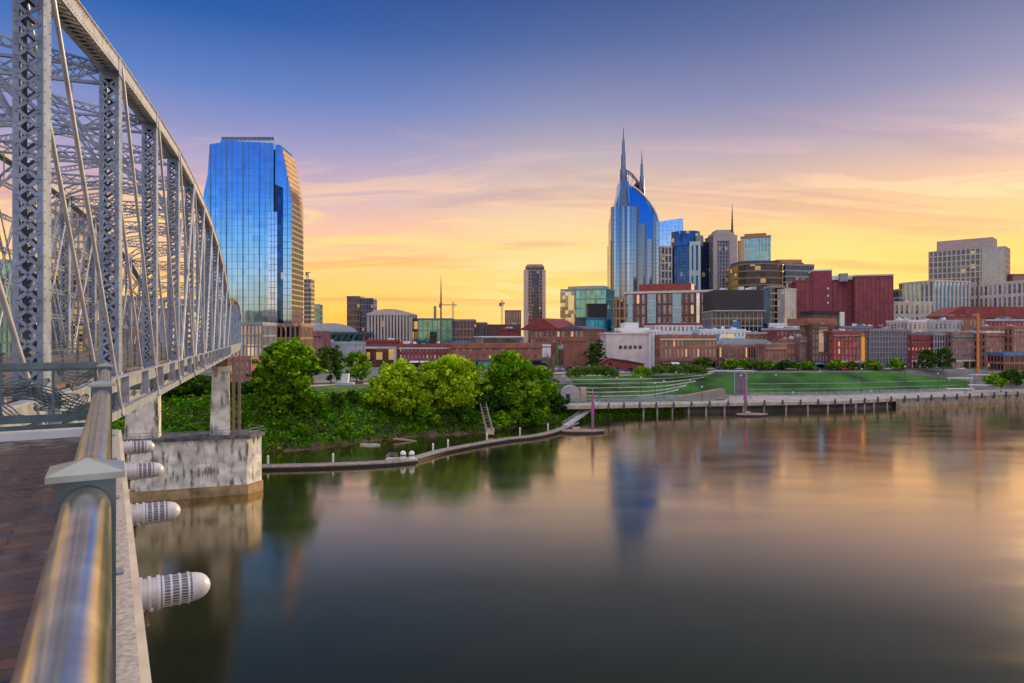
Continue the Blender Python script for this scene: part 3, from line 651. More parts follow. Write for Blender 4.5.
# --- twin-spired tower
def spire_tower():
    Y = 640.; s = Y / F; r = thing('twin_spire_tower', 'tallest tower with two needle spires and blue curved crown', 'skyscraper', (px2(634, Y), Y, 11))
    X = lambda px: (px - 634) * s; Z = lambda py: pz(py, Y) - 11; D = 26
    fm = mat('tower_frame', (.20, .20, .25, 1), .45, .3)
    spm = mat('spire_metal', (.10, .15, .26, 1), .4, .5)
    # body: shaft with tapering shoulders
    pts = [(X(611), 0), (X(660), 0), (X(660), Z(228)), (X(658.5), Z(216))]
    for px, py in [(655, 208), (650, 200.5), (645, 195), (640, 191), (635, 188), (630, 185.5)]: pts.append((X(px), Z(py)))
    pts += [(X(629), Z(180)), (X(621), Z(180)), (X(620), Z(190)), (X(617.5), Z(200)), (X(614.5), Z(210)), (X(612.3), Z(220)), (X(612.2), Z(243)), (X(611), Z(243))]
    MB().slab(pts, 3, D).build('glazing', BATG, r)
    # blue front gable face, slightly proud
    bf = [(X(630), Z(206)), (X(630), Z(185.5)), (X(635), Z(189.5)), (X(640), Z(193.5)), (X(645), Z(199)), (X(649), Z(205)), (X(652.8), Z(213)), (X(652.8), Z(240)), (X(638), Z(240)), (X(638), Z(206))]
    MB().slab(bf, 1.6, 2.99).build('blue_gable', BLUEB, r)
    # white rim arch
    a = MB(); P = [(630, 184), (635, 187.3), (640, 191), (645, 196), (650, 202), (654, 208), (657, 214), (659, 221)]
    for p, q in zip(P, P[1:]): a.bar((X(p[0]), 1.8, Z(p[1])), (X(q[0]), 1.8, Z(q[1])), 3.2, 1.1)
    a.build('gable_rim', white, r)
    # glazed cornice arch and opening between the spires
    a = MB(); P = [(626.5, 168), (630, 169.3), (634, 172.5), (638, 177.5), (641, 182), (643, 188)]
    for p, q in zip(P, P[1:]): a.bar((X(p[0]), 8, Z(p[1])), (X(q[0]), 8, Z(q[1])), 3, .7); a.bar((X(p[0]), 8, Z(p[1]) - 2.2), (X(q[0]), 8, Z(q[1]) - 2.2), 2, .4)
    for k in range(6): p = P[k]; a.bar((X(p[0]), 8, Z(p[1])), (X(p[0] - .6), 8, Z(p[1] + 9)), .5, .4)
    a.build('crown_arch', fm, r)
    MB().slab([(X(634), Z(186)), (X(638), Z(180)), (X(641.5), Z(179)), (X(645), Z(186)), (X(648), Z(198)), (X(646), Z(198)), (X(640), Z(189.5))], 10, 20).build('crown_opening', black, r)
    MB().slab([(X(640), Z(182)), (X(643), Z(181)), (X(647), Z(186)), (X(650), Z(198)), (X(652), Z(206)), (X(648), Z(200)), (X(644), Z(189))], 20, 22).build('rear_gable', white, r)
    # spires
    def spire(px, y, levels, base):
        t = MB(); prev = None
        t.tube([(X(px), y, Z(py)) for py, w in levels], [w * s / 2 for py, w in levels], 8)
        t.build('spire', spm, r)
    spire(624.6, 6, [(206, 13), (196, 10.5), (186, 8.2), (176, 7.2), (168, 7), (167.5, 5.4), (153, 4.8), (152.5, 3.8), (139, 2.8), (138.5, 1.7), (130, .9), (125, .5)], 0)
    spire(646.4, 22, [(212, 12), (200, 8), (190, 6), (180, 5), (171, 4.6), (170.5, 3.6), (158, 3), (157.5, 1.8), (150, 1), (142, .5)], 0)
    # rounded glass bays stepping down
    def bay(pa, pb, top, y0, m=BATG):
        xa, xb = X(pa), X(pb); c = (xa + xb) / 2; R = (xb - xa) / 2; n = 12
        poly = [(c + R * math.cos(PI + PI * k / n), y0 - R * .55 * math.sin(PI * k / n)) for k in range(n + 1)] + [(xb, y0 + 3), (xa, y0 + 3)]
        MB().prism(poly, 0, Z(top)).build('glass_bay', m, r)
        f = MB()
        for k in range(0, n + 1):
            p = poly[k]; f.box(p[0] - .15, p[0] + .15, p[1] - .18, p[1] + .1, 0, Z(top) + .6)
        for j in range(1, 34):
            z = Z(top) * j / 33.0; th = .12 if j % 5 else .35
            for k in range(n): f.bar((poly[k][0], poly[k][1] - .05, z), (poly[k + 1][0], poly[k + 1][1] - .05, z), .3, th)
        f.build('mullions', fm, r)
    bay(611.5, 640, 207, 2.8); bay(634, 646.5, 224, 1); bay(642, 652.6, 239, 1.4)
    f = MB()
    for px in (611.3, 653.2, 656.5, 659.8): f.box(X(px) - .25, X(px) + .25, 2.6, 2.99, 0, Z(240 if px < 620 else 222))
    for j in range(1, 30): z = Z(236) * j / 30.0; f.box(X(652.8), X(660), 2.7, 2.98, z - .15, z + .15); f.box(X(611), X(612), 2.7, 2.98, z - .15, z + .15)
    f.build('mullions', fm, r)
spire_tower()

# --- towers right of it
def gx(px, Y, c): return px2(px, Y) - c
r, W, H = building('pale blue glass slab tower peeking over the dark blue tower', 659, 900, 683, 905, 222, 25, 'curtain', mat('pale_frame', (.4, .45, .58, 1), .5), gsky, 6, 30, .3, .3, name='glass_tower', cat='skyscraper', parapet=0)
MB().slab([(-W / 2, H), (W / 2, H), (W / 2, H + 5.5), (0, H + 3)], 0, 24).build('crown', gsky, r)
r, W, H = building('dark blue tower with barrel-shaped blue crown and pale stripe', 671, 700, 701, 690, 246, 30, 'curtain', mat('navy_frame', (.03, .05, .10, 1), .4, .3), gdeep, 10, 34, .3, .25, name='glass_tower', cat='skyscraper')
c = MB(); n = 14; c.prism([(-2 + 15 * math.cos(2 * PI * k / n), 15 + 13 * math.sin(2 * PI * k / n)) for k in range(n)], H, pz(231, 700) - 11); c.build('crown', gdeep, r)
addbox(r, 'crown_block', midgrey, 9, 16, 6, 20, H, pz(236, 700) - 11)
sx = lambda px: px2(px, 695) - r.location.x
st = MB()
for px in (689.5, 693.5, 698): st.box(sx(px) - .1, sx(px) + 2.2, -2.0, -.31, 0, pz(242, 695) - 11)
st.box(sx(689.5), sx(700), -1.9, -.32, pz(246, 695) - 11, pz(242, 695) - 11); st.box(sx(689.5), sx(700), -1.9, -.32, pz(276, 695) - 11, pz(271, 695) - 11)
st.build('pale_frame', mat('pale_green_frame', (.48, .60, .58, 1), .5), r)
building('cream lattice-fronted block tucked against the dark blue tower', 661, 690, 671.5, 692, 247, 20, 'curtain', creamst, gdark, 3, 13, 1.1, 1.3, dep=.8, name='office_tower')
building('narrow navy tower between the striped tower and the grey concrete tower', 701.5, 700, 713, 705, 243, 24, 'fins', mat('navy_frame2', (.05, .08, .16, 1), .5), gdeep, 5, 20, .5, .3, name='glass_tower')
r, W, H = building('grey stone tower with dark central strip and single needle spire', 713, 690, 737, 690, 236, 28, 'fins', mat('mauve_stone', (.30, .27, .29, 1), .7), gdark, 8, 30, .9, .6, name='stone_tower', cat='skyscraper')
q = MB(); q.box(-W / 2, -W / 2 + 4.2, -1, -.31, 0, H); q.box(W / 2 - 8, W / 2, -1, -.31, 0, H); q.box(-W / 2, W / 2, -.9, -.32, H - 5, H - .1); q.build('stone_piers', mat('grey_stone2', (.40, .35, .35, 1), .75), r)
q = MB(); q.box(-W / 2 + 2, W / 2 - 2, 2, 24, H, H + 4); q.box(-W / 2 + 5, W / 2 - 4, 4, 22, H + 4, H + 7); q.build('crown', MATS['grey_stone2'], r)
MB().tube([(W / 2 - 3.5, 4, H), (W / 2 - 3.5, 4, pz(222, 690) - 11), (W / 2 - 3.5, 4, pz(203, 690) - 11)], [1.6, 1.0, .15], 8).build('spire', mat('dark_spire', (.12, .1, .09, 1), .6), r)
r, W, H = building('teal and cream striped tower with orange-brown roof band', 741, 690, 770.5, 680, 238, 26, 'fins', creamst, gteal, 9, 22, 1.1, .25, name='striped_tower', cat='skyscraper', parapet=0)
q = MB(); q.box(-W / 2 - .6, W / 2 + .6, -.7, 26.6, H, H + 2.2); q.box(-W / 2 + 3, W / 2 - 4, 3, 22, H + 2.2, H + 5); q.build('roof', mat('brown_roof_band', (.36, .17, .10, 1), .7), r)
addbox(r, 'brown_side', tan, -W / 2 - 3.2, -W / 2 - .32, -1, 20, 0, H - 2)
addbox(r, 'yellow_strip', mat('gold_panel', (.55, .38, .16, 1), .6), -W / 2 - .3, -W / 2 + 3, -.9, -.32, 0, H - 1)
# curved dark banded tower
def curved(label, px0, px1, Y, top, nz, wallm, glz, band, name='rounded_tower', bulge=.32, D=30, lat=''):
    s = Y / F; w2 = (px1 - px0) * s / 2; r = thing(name, label, 'building', (px2((px0 + px1) / 2, Y), Y, 11)); H = pz(top, Y) - 11; n = 16
    def poly(e): return [(-(w2 + e) + (2 * (w2 + e)) * k / n, -math.sin(PI * k / n) ** .7 * w2 * bulge * 2 - e) for k in range(n + 1)] + [(w2 + e, D + e), (-w2 - e, D + e)]
    MB().prism(poly(0), 0, H).build('glazing', glz, r); b = MB()
    for k in range(nz + 1):
        z = k * H / nz; b.prism(poly(.4), max(0, z - band / 2), min(H + .5, z + band / 2))
    b.build('spandrels', wallm, r); return r, w2, H
r, w2, H = curved('rounded dark tower with thin horizontal bands and lit gold panes', 738, 783, 560, 265, 13, mat('dark_band', (.20, .17, .15, 1), .6), glass('goldlit_glass', (.06, .05, .05, 1), .15, 4, 3.4, .12), 1.1)
q = MB(); q.prism([(-w2 * .9 + 1.8 * w2 * k / 12, 1 - 6 * math.sin(PI * k / 12)) for k in range(13)] + [(w2 * .9, 26), (-w2 * .9, 26)], H + .4, H + 3.2); q.build('crown', darkgrey, r)
building('beige ribbed lower block at the right foot of the rounded tower', 771, 500, 784, 500, 287, 14, 'bands', beige, gdark, 4, 11, .3, 1.2, name='office_block')
building('grey banded tower with a flat orange roof, right of the rounded tower', 786, 600, 814, 610, 265, 30, 'bands', mat('grey_band', (.30, .28, .30, 1), .6), gdark, 6, 15, .3, 1.3, name='office_tower')
r, W, H = building('slim charcoal slab with orange penthouse behind the rounded tower', 777, 640, 803, 640, 264, 20, 'curtain', darkgrey, gdark, 6, 18, .4, .4, name='office_tower')
addbox(r, 'penthouse', mat('orange_brown', (.46, .18, .07, 1), .7), -W / 2, W / 2 - 1, 0, 18, H + 1.1, H + 4.2)
building('small cream glass block below the grey banded tower', 785, 470, 796, 470, 290, 12, 'fins', creamst, ggrey, 4, 4, .7, .3, name='office_block')
# red brick blocks
r, W, H = building('left maroon windowless block with white roof trim', 796, 480, 852, 470, 281, 30, 'fins', maroon, blk4, 12, 3, .5, .6, name='brick_block', roofm=maroon)
addbox(r, 'tower_block', maroon, -W / 2 + 11, -W / 2 + 23, -1.0, 20, 0, H + 7); addbox(r, 'white_trim', white, -W / 2 + 10.7, -W / 2 + 23.3, -1.3, 20.3, H + 7.01, H + 8)
addbox(r, 'white_trim', white, W / 2 - 15.5, W / 2 + .5, -.9, 10, H + .6, H + 3.5); q = MB()
for k in range(3): q.box(-W / 2 + 20, -W / 2 + 21, -1.15, -1.0, H - 6 - k * 5, H - 4.6 - k * 5)
q.build('vent_panel', white, r)
r, W, H = building('right crimson windowless block, tallest of the maroon pair', 855, 462, 893, 455, 276, 30, 'fins', maroon, blk4, 9, 3, .45, .6, name='brick_block', parapet=.8, roofm=lightgrey)
addbox(r, 'roof_unit', midgrey, -W / 2 - 9, -W / 2 - 4, 2, 12, H - 3, H + 2.5)
building('cream four-storey building with rows of small dark windows', 894, 470, 935, 470, 303, 22, 'punch', creamst, None, 8, 4, 1.9, 2.4, base=14, name='cream_building', units=3)
building('low mauve-grey office block behind the cream building', 899, 640, 924, 640, 290, 20, 'bands', mat('mauve_grey', (.26, .23, .27, 1), .7), gdark, 5, 8, .3, 2.0, name='office_block')
building('small stepped grey penthouse block left of the big office slab', 911, 650, 929, 650, 283, 20, 'bands', midgrey, gdark, 4, 8, .3, 2, name='office_block')
# large office slab
r, W, H = building('large pale office slab with blank top storey on the right skyline', 929, 640, 1005, 600, 249, 26, 'curtain', mat('office_cream', (.50, .45, .38, 1), .7), glass('office_glass', (.10, .11, .13, 1), .12, 4, 4, .10, metal=.5), 16, 18, 1.0, 1.0, dep=.5, name='office_slab', cat='office block', parapet=0)
q = MB(); q.box(-W / 2 + 6, W / 2 - 9, 1, 24, H, pz(239, 620) - 11); q.build('top_storey', mat('mauve_beige', (.42, .34, .34, 1), .75), r)
addbox(r, 'glass_corner', mat('beige_glass_corner', (.36, .36, .34, 1), .2, .5), W / 2 - 17, W / 2 + .2, -.9, -.52, 10, H)
q = MB()
for k in range(5): q.box(W / 2 - 16.5 + k * 4, W / 2 - 16.1 + k * 4, -1.1, -.91, 10, H)
q.build('mullions', MATS['office_cream'], r)
building('glass block with blue vertical strips below the big office slab', 934, 470, 969, 480, 282, 25, 'fins', creamst, gblue, 9, 5, 1.3, .3, name='office_block', dep=.6)
r, W, H = building('long cream gridded building running off the right edge', 962, 500, 1060, 430, 283, 30, 'punch', pinkwhite, None, 20, 6, 1.6, 2.0, name='gridded_building', lit=.05, units=4)
r2, W, H = building('small brown rooftop block at the far right skyline', 1013, 600, 1030, 600, 275, 12, 'plain', mat('brown_block', (.30, .16, .13, 1), .8), name='rooftop_block')

# far left and middle skyline
def crane(label, px, Y, top, base, arm0, arm1, m=None):
    r = thing('tower_crane', label, 'crane', (px2(px, Y), Y, base)); H = pz(top, Y) - base; s = Y / F; m = m or mat('crane_paint', (.28, .19, .12, 1), .6)
    b = MB(); w = .8
    for sx_ in (-1, 1):
        for sy in (-1, 1): b.bar((sx_ * w, sy * w, 0), (sx_ * w, sy * w, H), .3, .3)
    n = int(H / 2.4)
    for k in range(n):
        z = k * H / n; z2 = (k + 1) * H / n; b.bar((-w, -w, z), (w, -w, z2), .2, .2); b.bar((w, w, z), (-w, w, z2), .2, .2)
    b.build('mast', m, r); b = MB(); b.bar((arm0 * s, 0, H * .93), (arm1 * s, 0, H * .93), .8, .9); b.bar((0, 0, H * 1.0), (arm1 * s * .8, 0, H * .93), .2, .2); b.build('jib', m, r)
    MB().box(arm0 * s, arm0 * s + 3, -1, 1, H * .93 - 3, H * .93 - .5).build('counterweight', midgrey, r); MB().box(.6, 2.2, -1.4, .4, H * .93 - 2.4, H * .93 - .5).build('cab', white, r)
building('slim grey-beige tower just right of the blue riverside tower', 304, 700, 311, 700, 279, 12, 'bands', beige, gdark, 2, 16, .4, 1.4, name='slim_tower', parapet=0)
crane('tiny crane on top of the slim tower beside the blue glass tower', 307.5, 700, 272, pz(279, 700), -2, 3)
building('small hazy teal block left on the horizon', 313, 900, 320, 900, 305, 12, 'curtain', midgrey, gteal, 4, 8, .4, .6, name='office_block')
building('brown half of the twin-toned block on the left skyline', 347, 700, 359.5, 700, 297, 20, 'bands', mat('brown_grey', (.20, .14, .14, 1), .8), gdark, 4, 9, .6, 1.4, name='office_block')
building('blue-grey glassy half of the twin-toned block on the left skyline', 360, 702, 373, 702, 299, 20, 'curtain', mat('blue_grey', (.16, .17, .24, 1), .6), gdark, 6, 9, .5, .7, name='office_block')
building('castle-like tan hotel block on the horizon', 505, 800, 521, 800, 311, 14, 'punch', mat('hazy_brick', (.40, .20, .14, 1), .85), None, 6, 4, 2, 2.6, name='hotel', lit=.1)
r, W, H = building('lone dark-centred high-rise with pinkish edges in the middle skyline', 526, 760, 544, 760, 267, 20, 'bands', mat('pink_edge', (.42, .28, .23, 1), .5), gdark, 4, 24, .4, .7, name='high_rise', cat='skyscraper')
mw = mat('pink_edge_pier', (.62, .42, .35, 1), .5)
for s_ in (-1, 1): addbox(r, 'edge_pier', mw, s_ * W / 2 - (2.6 if s_ < 0 else 1.9), s_ * W / 2 + (2.6 if s_ < 0 else 1.9), -.9, 8, 0, H - 3)
addbox(r, 'dark_centre', gdark, -2.5, 4.2, -.8, -.32, 0, H - 5); q = MB(); q.prism([(-W / 2 + 1 + (W - 2) * k / 8, 2 - 3 * math.sin(PI * k / 8)) for k in range(9)] + [(W / 2 - 1, 18), (-W / 2 + 1, 18)], H + .9, H + 3); q.build('crown', tan, r)
r, W, H = building('teal glass block with beige roof box, left of the spired tower', 561, 560, 606, 545, 290, 26, 'bands', mat('teal_frame', (.16, .36, .38, 1), .5), gteal, 9, 7, .3, .9, name='glass_block', dep=.4)
addbox(r, 'roof_box', beige, -W / 2 + 5, W / 2 - 3, 3, 20, H + .3, H + 3.4); addbox(r, 'lit_corner', glass('lit_office', (.3, .3, .22, 1), .15, 2.5, 3, .4), -W / 2 - .45, -W / 2 + 12, -.75, -.42, 2, H - .5)
building('bright blue low block in front of the teal glass building', 586, 470, 611, 470, 319, 14, 'bands', blueroof, glass('azure', (.03, .3, .6, 1), .15), 6, 3, .3, 1.4, name='glass_block')
building('black box building between teal block and spired tower', 588, 500, 607, 500, 305, 12, 'plain', black, name='dark_block')
crane('tall thin crane or mast with crossarm on the middle horizon', 502, 640, 300, 18, -3, 3)
crane('distant slim crane with long jib right of the teal glass block on the left', 453, 760, 302, 18, -14, 4)
for px, top, lb in ((435, 306, 'short brown chimney stack above the teal block'), (475, 321, 'small brown vent stack above the brick warehouse')):
    tg = MB().tube([(0, 0, 0), (0, 0, pz(top, 480) - 15)], 1.1, 8, .9).build('chimney', tan, None, (px2(px, 480), 480, 15)); tag(tg, lb, 'chimney')

# convention hall + ribbed building
r, W, H = building('long low hall with dark canopy and sloping teal windows', 300, 380, 368, 400, 334, 40, 'curtain', beige, gdark, 14, 2, 1.2, 1.6, name='convention_hall', cat='hall', parapet=0)
q = MB(); q.slab([(-W / 2 - 2, H), (W / 2 + 2, H), (W / 2 + 2, H + 1.2), (-W / 2 - 2, H + 1.2)], -5, 42); q.build('canopy', mat('dark_teal_roof', (.05, .10, .13, 1), .5), r)
q = MB()
for k in range(7):
    x = -W / 2 + 12 + k * 3.4; q.add([(x, -4.6, H - .1), (x + 2.5, -4.6, H - .1), (x + .8, -.8, H - 5.5), (x - 1.7, -.8, H - 5.5)], [(0, 1, 2, 3)]); q.add([(x, -4.4, H - .1), (x + 2.5, -4.4, H - .1), (x + .8, -.6, H - 5.5), (x - 1.7, -.6, H - 5.5)], [(3, 2, 1, 0)])
q.build('sloping_window', gteal, r)
q = MB(); n = 12; q.slab([(-W * .42 + W * .84 * k / n, H + 1.2 + 5.2 * math.sin(PI * k / n) ** .6) for k in range(n + 1)], 8, 36); q.build('dome_roof', lightgrey, r)
r, W, H = building('cream building ribbed with tall vertical fins and curved top', 369, 400, 410, 400, 315, 22, 'fins', mat('rib_cream', (.50, .45, .42, 1), .7), gdark, 13, 2, 1.0, .3, dep=1.2, name='ribbed_building', parapet=0)
q = MB(); n = 10; q.slab([(-W / 2 - 1.3, H - .1), (W / 2 + 1.3, H - .1)] + [(W / 2 + 1.3 - (W + 2.6) * k / n, H + .8 + 2.8 * math.sin(PI * k / n)) for k in range(n + 1)], -1.3, 23); q.build('curved_parapet', MATS['rib_cream'], r)
building('low brick building with cream band at the left edge of downtown', 305, 330, 322, 330, 333, 14, 'punch', blk2, None, 4, 3, 1.8, 2.2, name='brick_building')
r, W, H = building('dark red flat-roofed shop building', 366, 330, 399, 330, 342, 16, 'plain', redroof, name='shop_building', units=2); q = MB(); q.box(-W / 2, W / 2 - 1, -2, -.02, H - 3.2, H - 2.2); q.box(W / 2 - 2.2, W / 2 - 1, -2, -.02, 0, H - 3.2); q.build('grey_portal', lightgrey, r)
addbox(r, 'shopfront', gwarm, -W / 2 + .5, W / 2 - 2.4, -.3, -.03, .4, H - 3.4)
r, W, H = building('teal glass-fronted building below the tall thin mast', 418, 400, 452, 400, 320, 18, 'curtain', mat('teal_dark', (.03, .22, .24, 1), .4), gteal, 7, 4, .3, .4, name='glass_building'); addbox(r, 'dark_notch', black, -3, 1, -.6, -.31, H * .4, H * .72)
building('dark shed with a bright yellow window left of the teal building', 410, 402, 418, 402, 320, 14, 'bands', darkgrey, gwarm, 2, 4, .3, 1.6, name='shed')
building('grey-brown plain block right of the teal building', 452.5, 402, 474, 402, 321, 16, 'bands', mat('brown_grey2', (.26, .21, .21, 1), .8), blk3, 6, 5, .4, .8, name='office_block')
building('small slate block above the brick warehouse', 474, 405, 486, 405, 324, 14, 'curtain', mat('slate', (.12, .14, .18, 1), .6), gdark, 4, 3, .4, .6, name='office_block')
building('low brown rooftop row between slate block and arched hall', 486, 440, 520, 440, 326, 14, 'punch', blk3, None, 10, 3, 1.8, 2.4, name='brick_row', units=4)
building('crimson roofed market shed behind the warehouse', 500, 420, 516, 420, 330, 10, 'plain', redroof, name='market_shed', units=3)
building('red brick shopfront row with storefront lights behind the lime trees', 399, 330, 452, 330, 346, 14, 'punch', blk4, None, 14, 3, 1.2, 1.6, name='shop_row', lit=.35, units=3)
# tall thin mast
m = thing('radio_mast', 'tall thin dark mast rising above the teal building', 'mast', (px2(441, 350), 350, 11)); H = pz(276, 350) - 11
MB().tube([(0, 0, 0), (0, 0, H * .75), (0, 0, H)], [.55, .4, .1], 8).build('pole', mat('mast_brown', (.12, .09, .08, 1), .7), m); MB().box(-.7, .7, -.7, .7, H * .68, H * .7).build('platform', midgrey, m)
# brick warehouse
r, W, H = building('long two-storey red brick warehouse with grey penthouse', 453.5, 318, 551, 330, 345, 26, 'punch', blk1, None, 15, 3, 2.0, 1.9, name='brick_warehouse', cat='warehouse', parapet=.6, lit=.06, wframe='dark')
q = MB(); q.box(-W / 2 + 14, W / 2 - 13, 3, 18, H + .3, H + 3.6); q.build('penthouse', midgrey, r); q = MB(); q.box(-W / 2 + 13.5, W / 2 - 12.5, 2, 18.5, H + 3.6, H + 4.2); q.build('penthouse_roof', white, r)
addbox(r, 'penthouse_window', gdark, -W / 2 + 15, W / 2 - 15, 2.8, 2.99, H + 1.2, H + 2.9); addbox(r, 'blue_tarp', blueroof, -W / 2 + .5, -W / 2 + 8, .2, 6, H + .9, H + 1.8)
addbox(r, 'white_billboard', white, W / 2 - 4.6, W / 2 - .3, -.8, -.32, H - 6, H + .3); addbox(r, 'red_banner', redroof, W / 2 + .35, W / 2 + 2.4, -.6, 4, 0, H + 1.2); addbox(r, 'green_banner', mat('green_banner', (.06, .25, .07, 1), .6), W / 2 + 2.45, W / 2 + 3.6, -.4, 4, 0, H + .5)
addbox(r, 'teal_wall', tealp, W / 2 - 36, W / 2 - 25, -.5, -.32, 0, 3.6)
# arched hall
r, W, H = building('brick hall under a dark red curved roof', 530, 400, 584, 380, 330, 26, 'punch', blk1, None, 12, 4, 1.5, 1.7, name='arched_hall', cat='hall', parapet=.3)
q = MB(); n = 16; q.slab([(-W / 2 - 8, H)] + [(-W / 2 - 8 + (W * .62 + 8) * k / n, H + .6 + 6.4 * math.sin(PI * k / n) ** 2) for k in range(n + 1)], -1, 25)
q.cur = 1; q.slab([(W * .02, H + .3)] + [(W * .02 + W * .5 * k / n, H + .5 + 1.8 * math.sin(PI * k / n)) for k in range(n + 1)], -.8, 25.2); q.build('curved_roof', [redroof, mat('slate_roof', (.10, .10, .16, 1), .6)], r)
building('tall dark narrow block at the right end of the arched hall', 577, 400, 586, 400, 319, 12, 'plain', darkgrey, name='dark_block')
building('narrow plain orange brick block by dark trees', 573, 322, 587, 326, 341, 8, 'plain', blk1, name='brick_block', parapet=.4)
# white building with stepped roof
r, W, H = building('white windowless building with stepped white roof blocks', 606, 320, 650, 320, 334, 22, 'plain', pinkwhite, name='white_building', units=2, parapet=.5)
q = MB(); q.box(-W / 2 + 7, W / 2 + 1, 5, 20, H + .3, H + 3); q.box(-W / 2 + 10, W / 2 - 4, 7, 20, H + 3, H + 5.5); q.build('stepped_roof', white, r)
q = MB(); [q.box(-W / 2 + 6 + k * 2.3, -W / 2 + 7.5 + k * 2.3, -.1, -.02, H - 7, H - 5.4) for k in range(5)]; q.build('window_band', gdark, r)
building('tall white pilaster block with thin grey drainpipes', 650, 318, 660, 318, 332, 14, 'fins', white, lightgrey, 3, 1, 1.0, .3, name='white_block')
s = thing('gabled_shed', 'red gabled entrance shed in front of the white building', 'shed', (px2(622, 300), 300, 11)); k_ = 300 / F
MB().slab([(-21 * k_, 0), (22 * k_, 0), (22 * k_, 2.6), (6 * k_, 4.4), (-12 * k_, 5.0), (-21 * k_, 3.0)], 0, 8).build('wall', redroof, s)
q = MB(); q.bar((-22 * k_, -.3, 3.1), (-12 * k_, -.3, 5.3), 1, .35); q.bar((-12 * k_, -.3, 5.3), (23 * k_, -.3, 2.8), 1, .35); q.build('roof', redroof, s)
n = 10; q = MB(); [q.bar((-12 * k_ + 1.9 * math.cos(PI * k / n), -.4, 1 + 2.9 * math.sin(PI * k / n)), (-12 * k_ + 1.9 * math.cos(PI * (k + 1) / n), -.4, 1 + 2.9 * math.sin(PI * (k + 1) / n)), .8, .4) for k in range(n)]; q.build('arch', mat('pink_red', (.5, .07, .1, 1), .6), s)
# hotel with curved corner
r, W, H = building('eight-storey hotel with glass bays and curved tan corner', 625, 440, 712, 420, 293, 40, 'punch', mat('maroon_brown', (.17, .07, .07, 1), .8), None, 16, 6, 1.6, 1.4, name='hotel', cat='hotel', lit=.12, parapet=1.2, roofm=creamst)
for a, wd in ((.035, .06), (.27, .10), (.56, .10), (.83, .035)): 
    addbox(r, 'glass_bay', mat('pale_teal_panel', (.28, .45, .50, 1), .25, .3) if wd > .05 else gsky, -W / 2 + a * W, -W / 2 + (a + wd) * W, -1.0, -.32, 0, H - .5)
    q = MB(); [q.box(-W / 2 + a * W, -W / 2 + (a + wd) * W, -1.12, -1.0, j * H / 9 - .12, j * H / 9 + .12) for j in range(1, 9)]; q.build('mullions', white, r)
addbox(r, 'penthouse', redroof, -W / 2 + 8, W / 2 - 13, 5, 30, H + 1.5, H + 6.2)
n = 8; q = MB(); R = 9; c0 = -W / 2; pl = [(c0 - R * math.sin(PI / 2 * k / n) * 1.0, R - R * math.cos(PI / 2 * k / n)) for k in range(n + 1)]
MB().prism(pl + [(c0 - R, 40), (c0, 40)], 0, H - 2).build('curved_corner', gdark, r)
q = MB()
for j in range(7):
    z = H * j / 6.4
    for k in range(n): q.bar((pl[k][0], pl[k][1], z), (pl[k + 1][0], pl[k + 1][1], z), .8, 1.1 if j < 6 else 2.2)
for k in range(0, n + 1, 2): q.box(pl[k][0] - .4, pl[k][0] + .4, pl[k][1] - .4, pl[k][1] + .4, 0, H - 2)
q.build('corner_frame', tan, r)
# dark box theatre
r, W, H = building('grid-fronted block under a big black windowless box', 712, 380, 770, 378, 311, 26, 'curtain', mat('grey_beige_frame', (.30, .27, .27, 1), .7), gdark, 14, 7, .5, .8, name='theatre_block', parapet=0)
addbox(r, 'black_box', black, -W / 2 + .5, W / 2 - 4, -1.5, 26, H + .4, pz(290, 379) - 11); addbox(r, 'ledge', lightgrey, -W / 2, W / 2 - 3, -2.0, 26, H - .1, H + .39)
q = MB(); rn = random.Random(4)
for k in range(9): x = rn.uniform(-W / 2 + 2, W / 2 - 8); q.box(x, x + rn.uniform(1, 3), 2, 5, pz(290, 379) - 11, pz(290, 379) - 11 + rn.uniform(.8, 2.2))
q.build('roof_plant', white, r); addbox(r, 'side_slab', gdeep, W / 2 - 3.6, W / 2, -.4, 22, 0, pz(289, 379) - 11); addbox(r, 'blue_dish', blueroof, -W / 2 + 11, -W / 2 + 15, -.8, -.32, H * .55, H * .8)
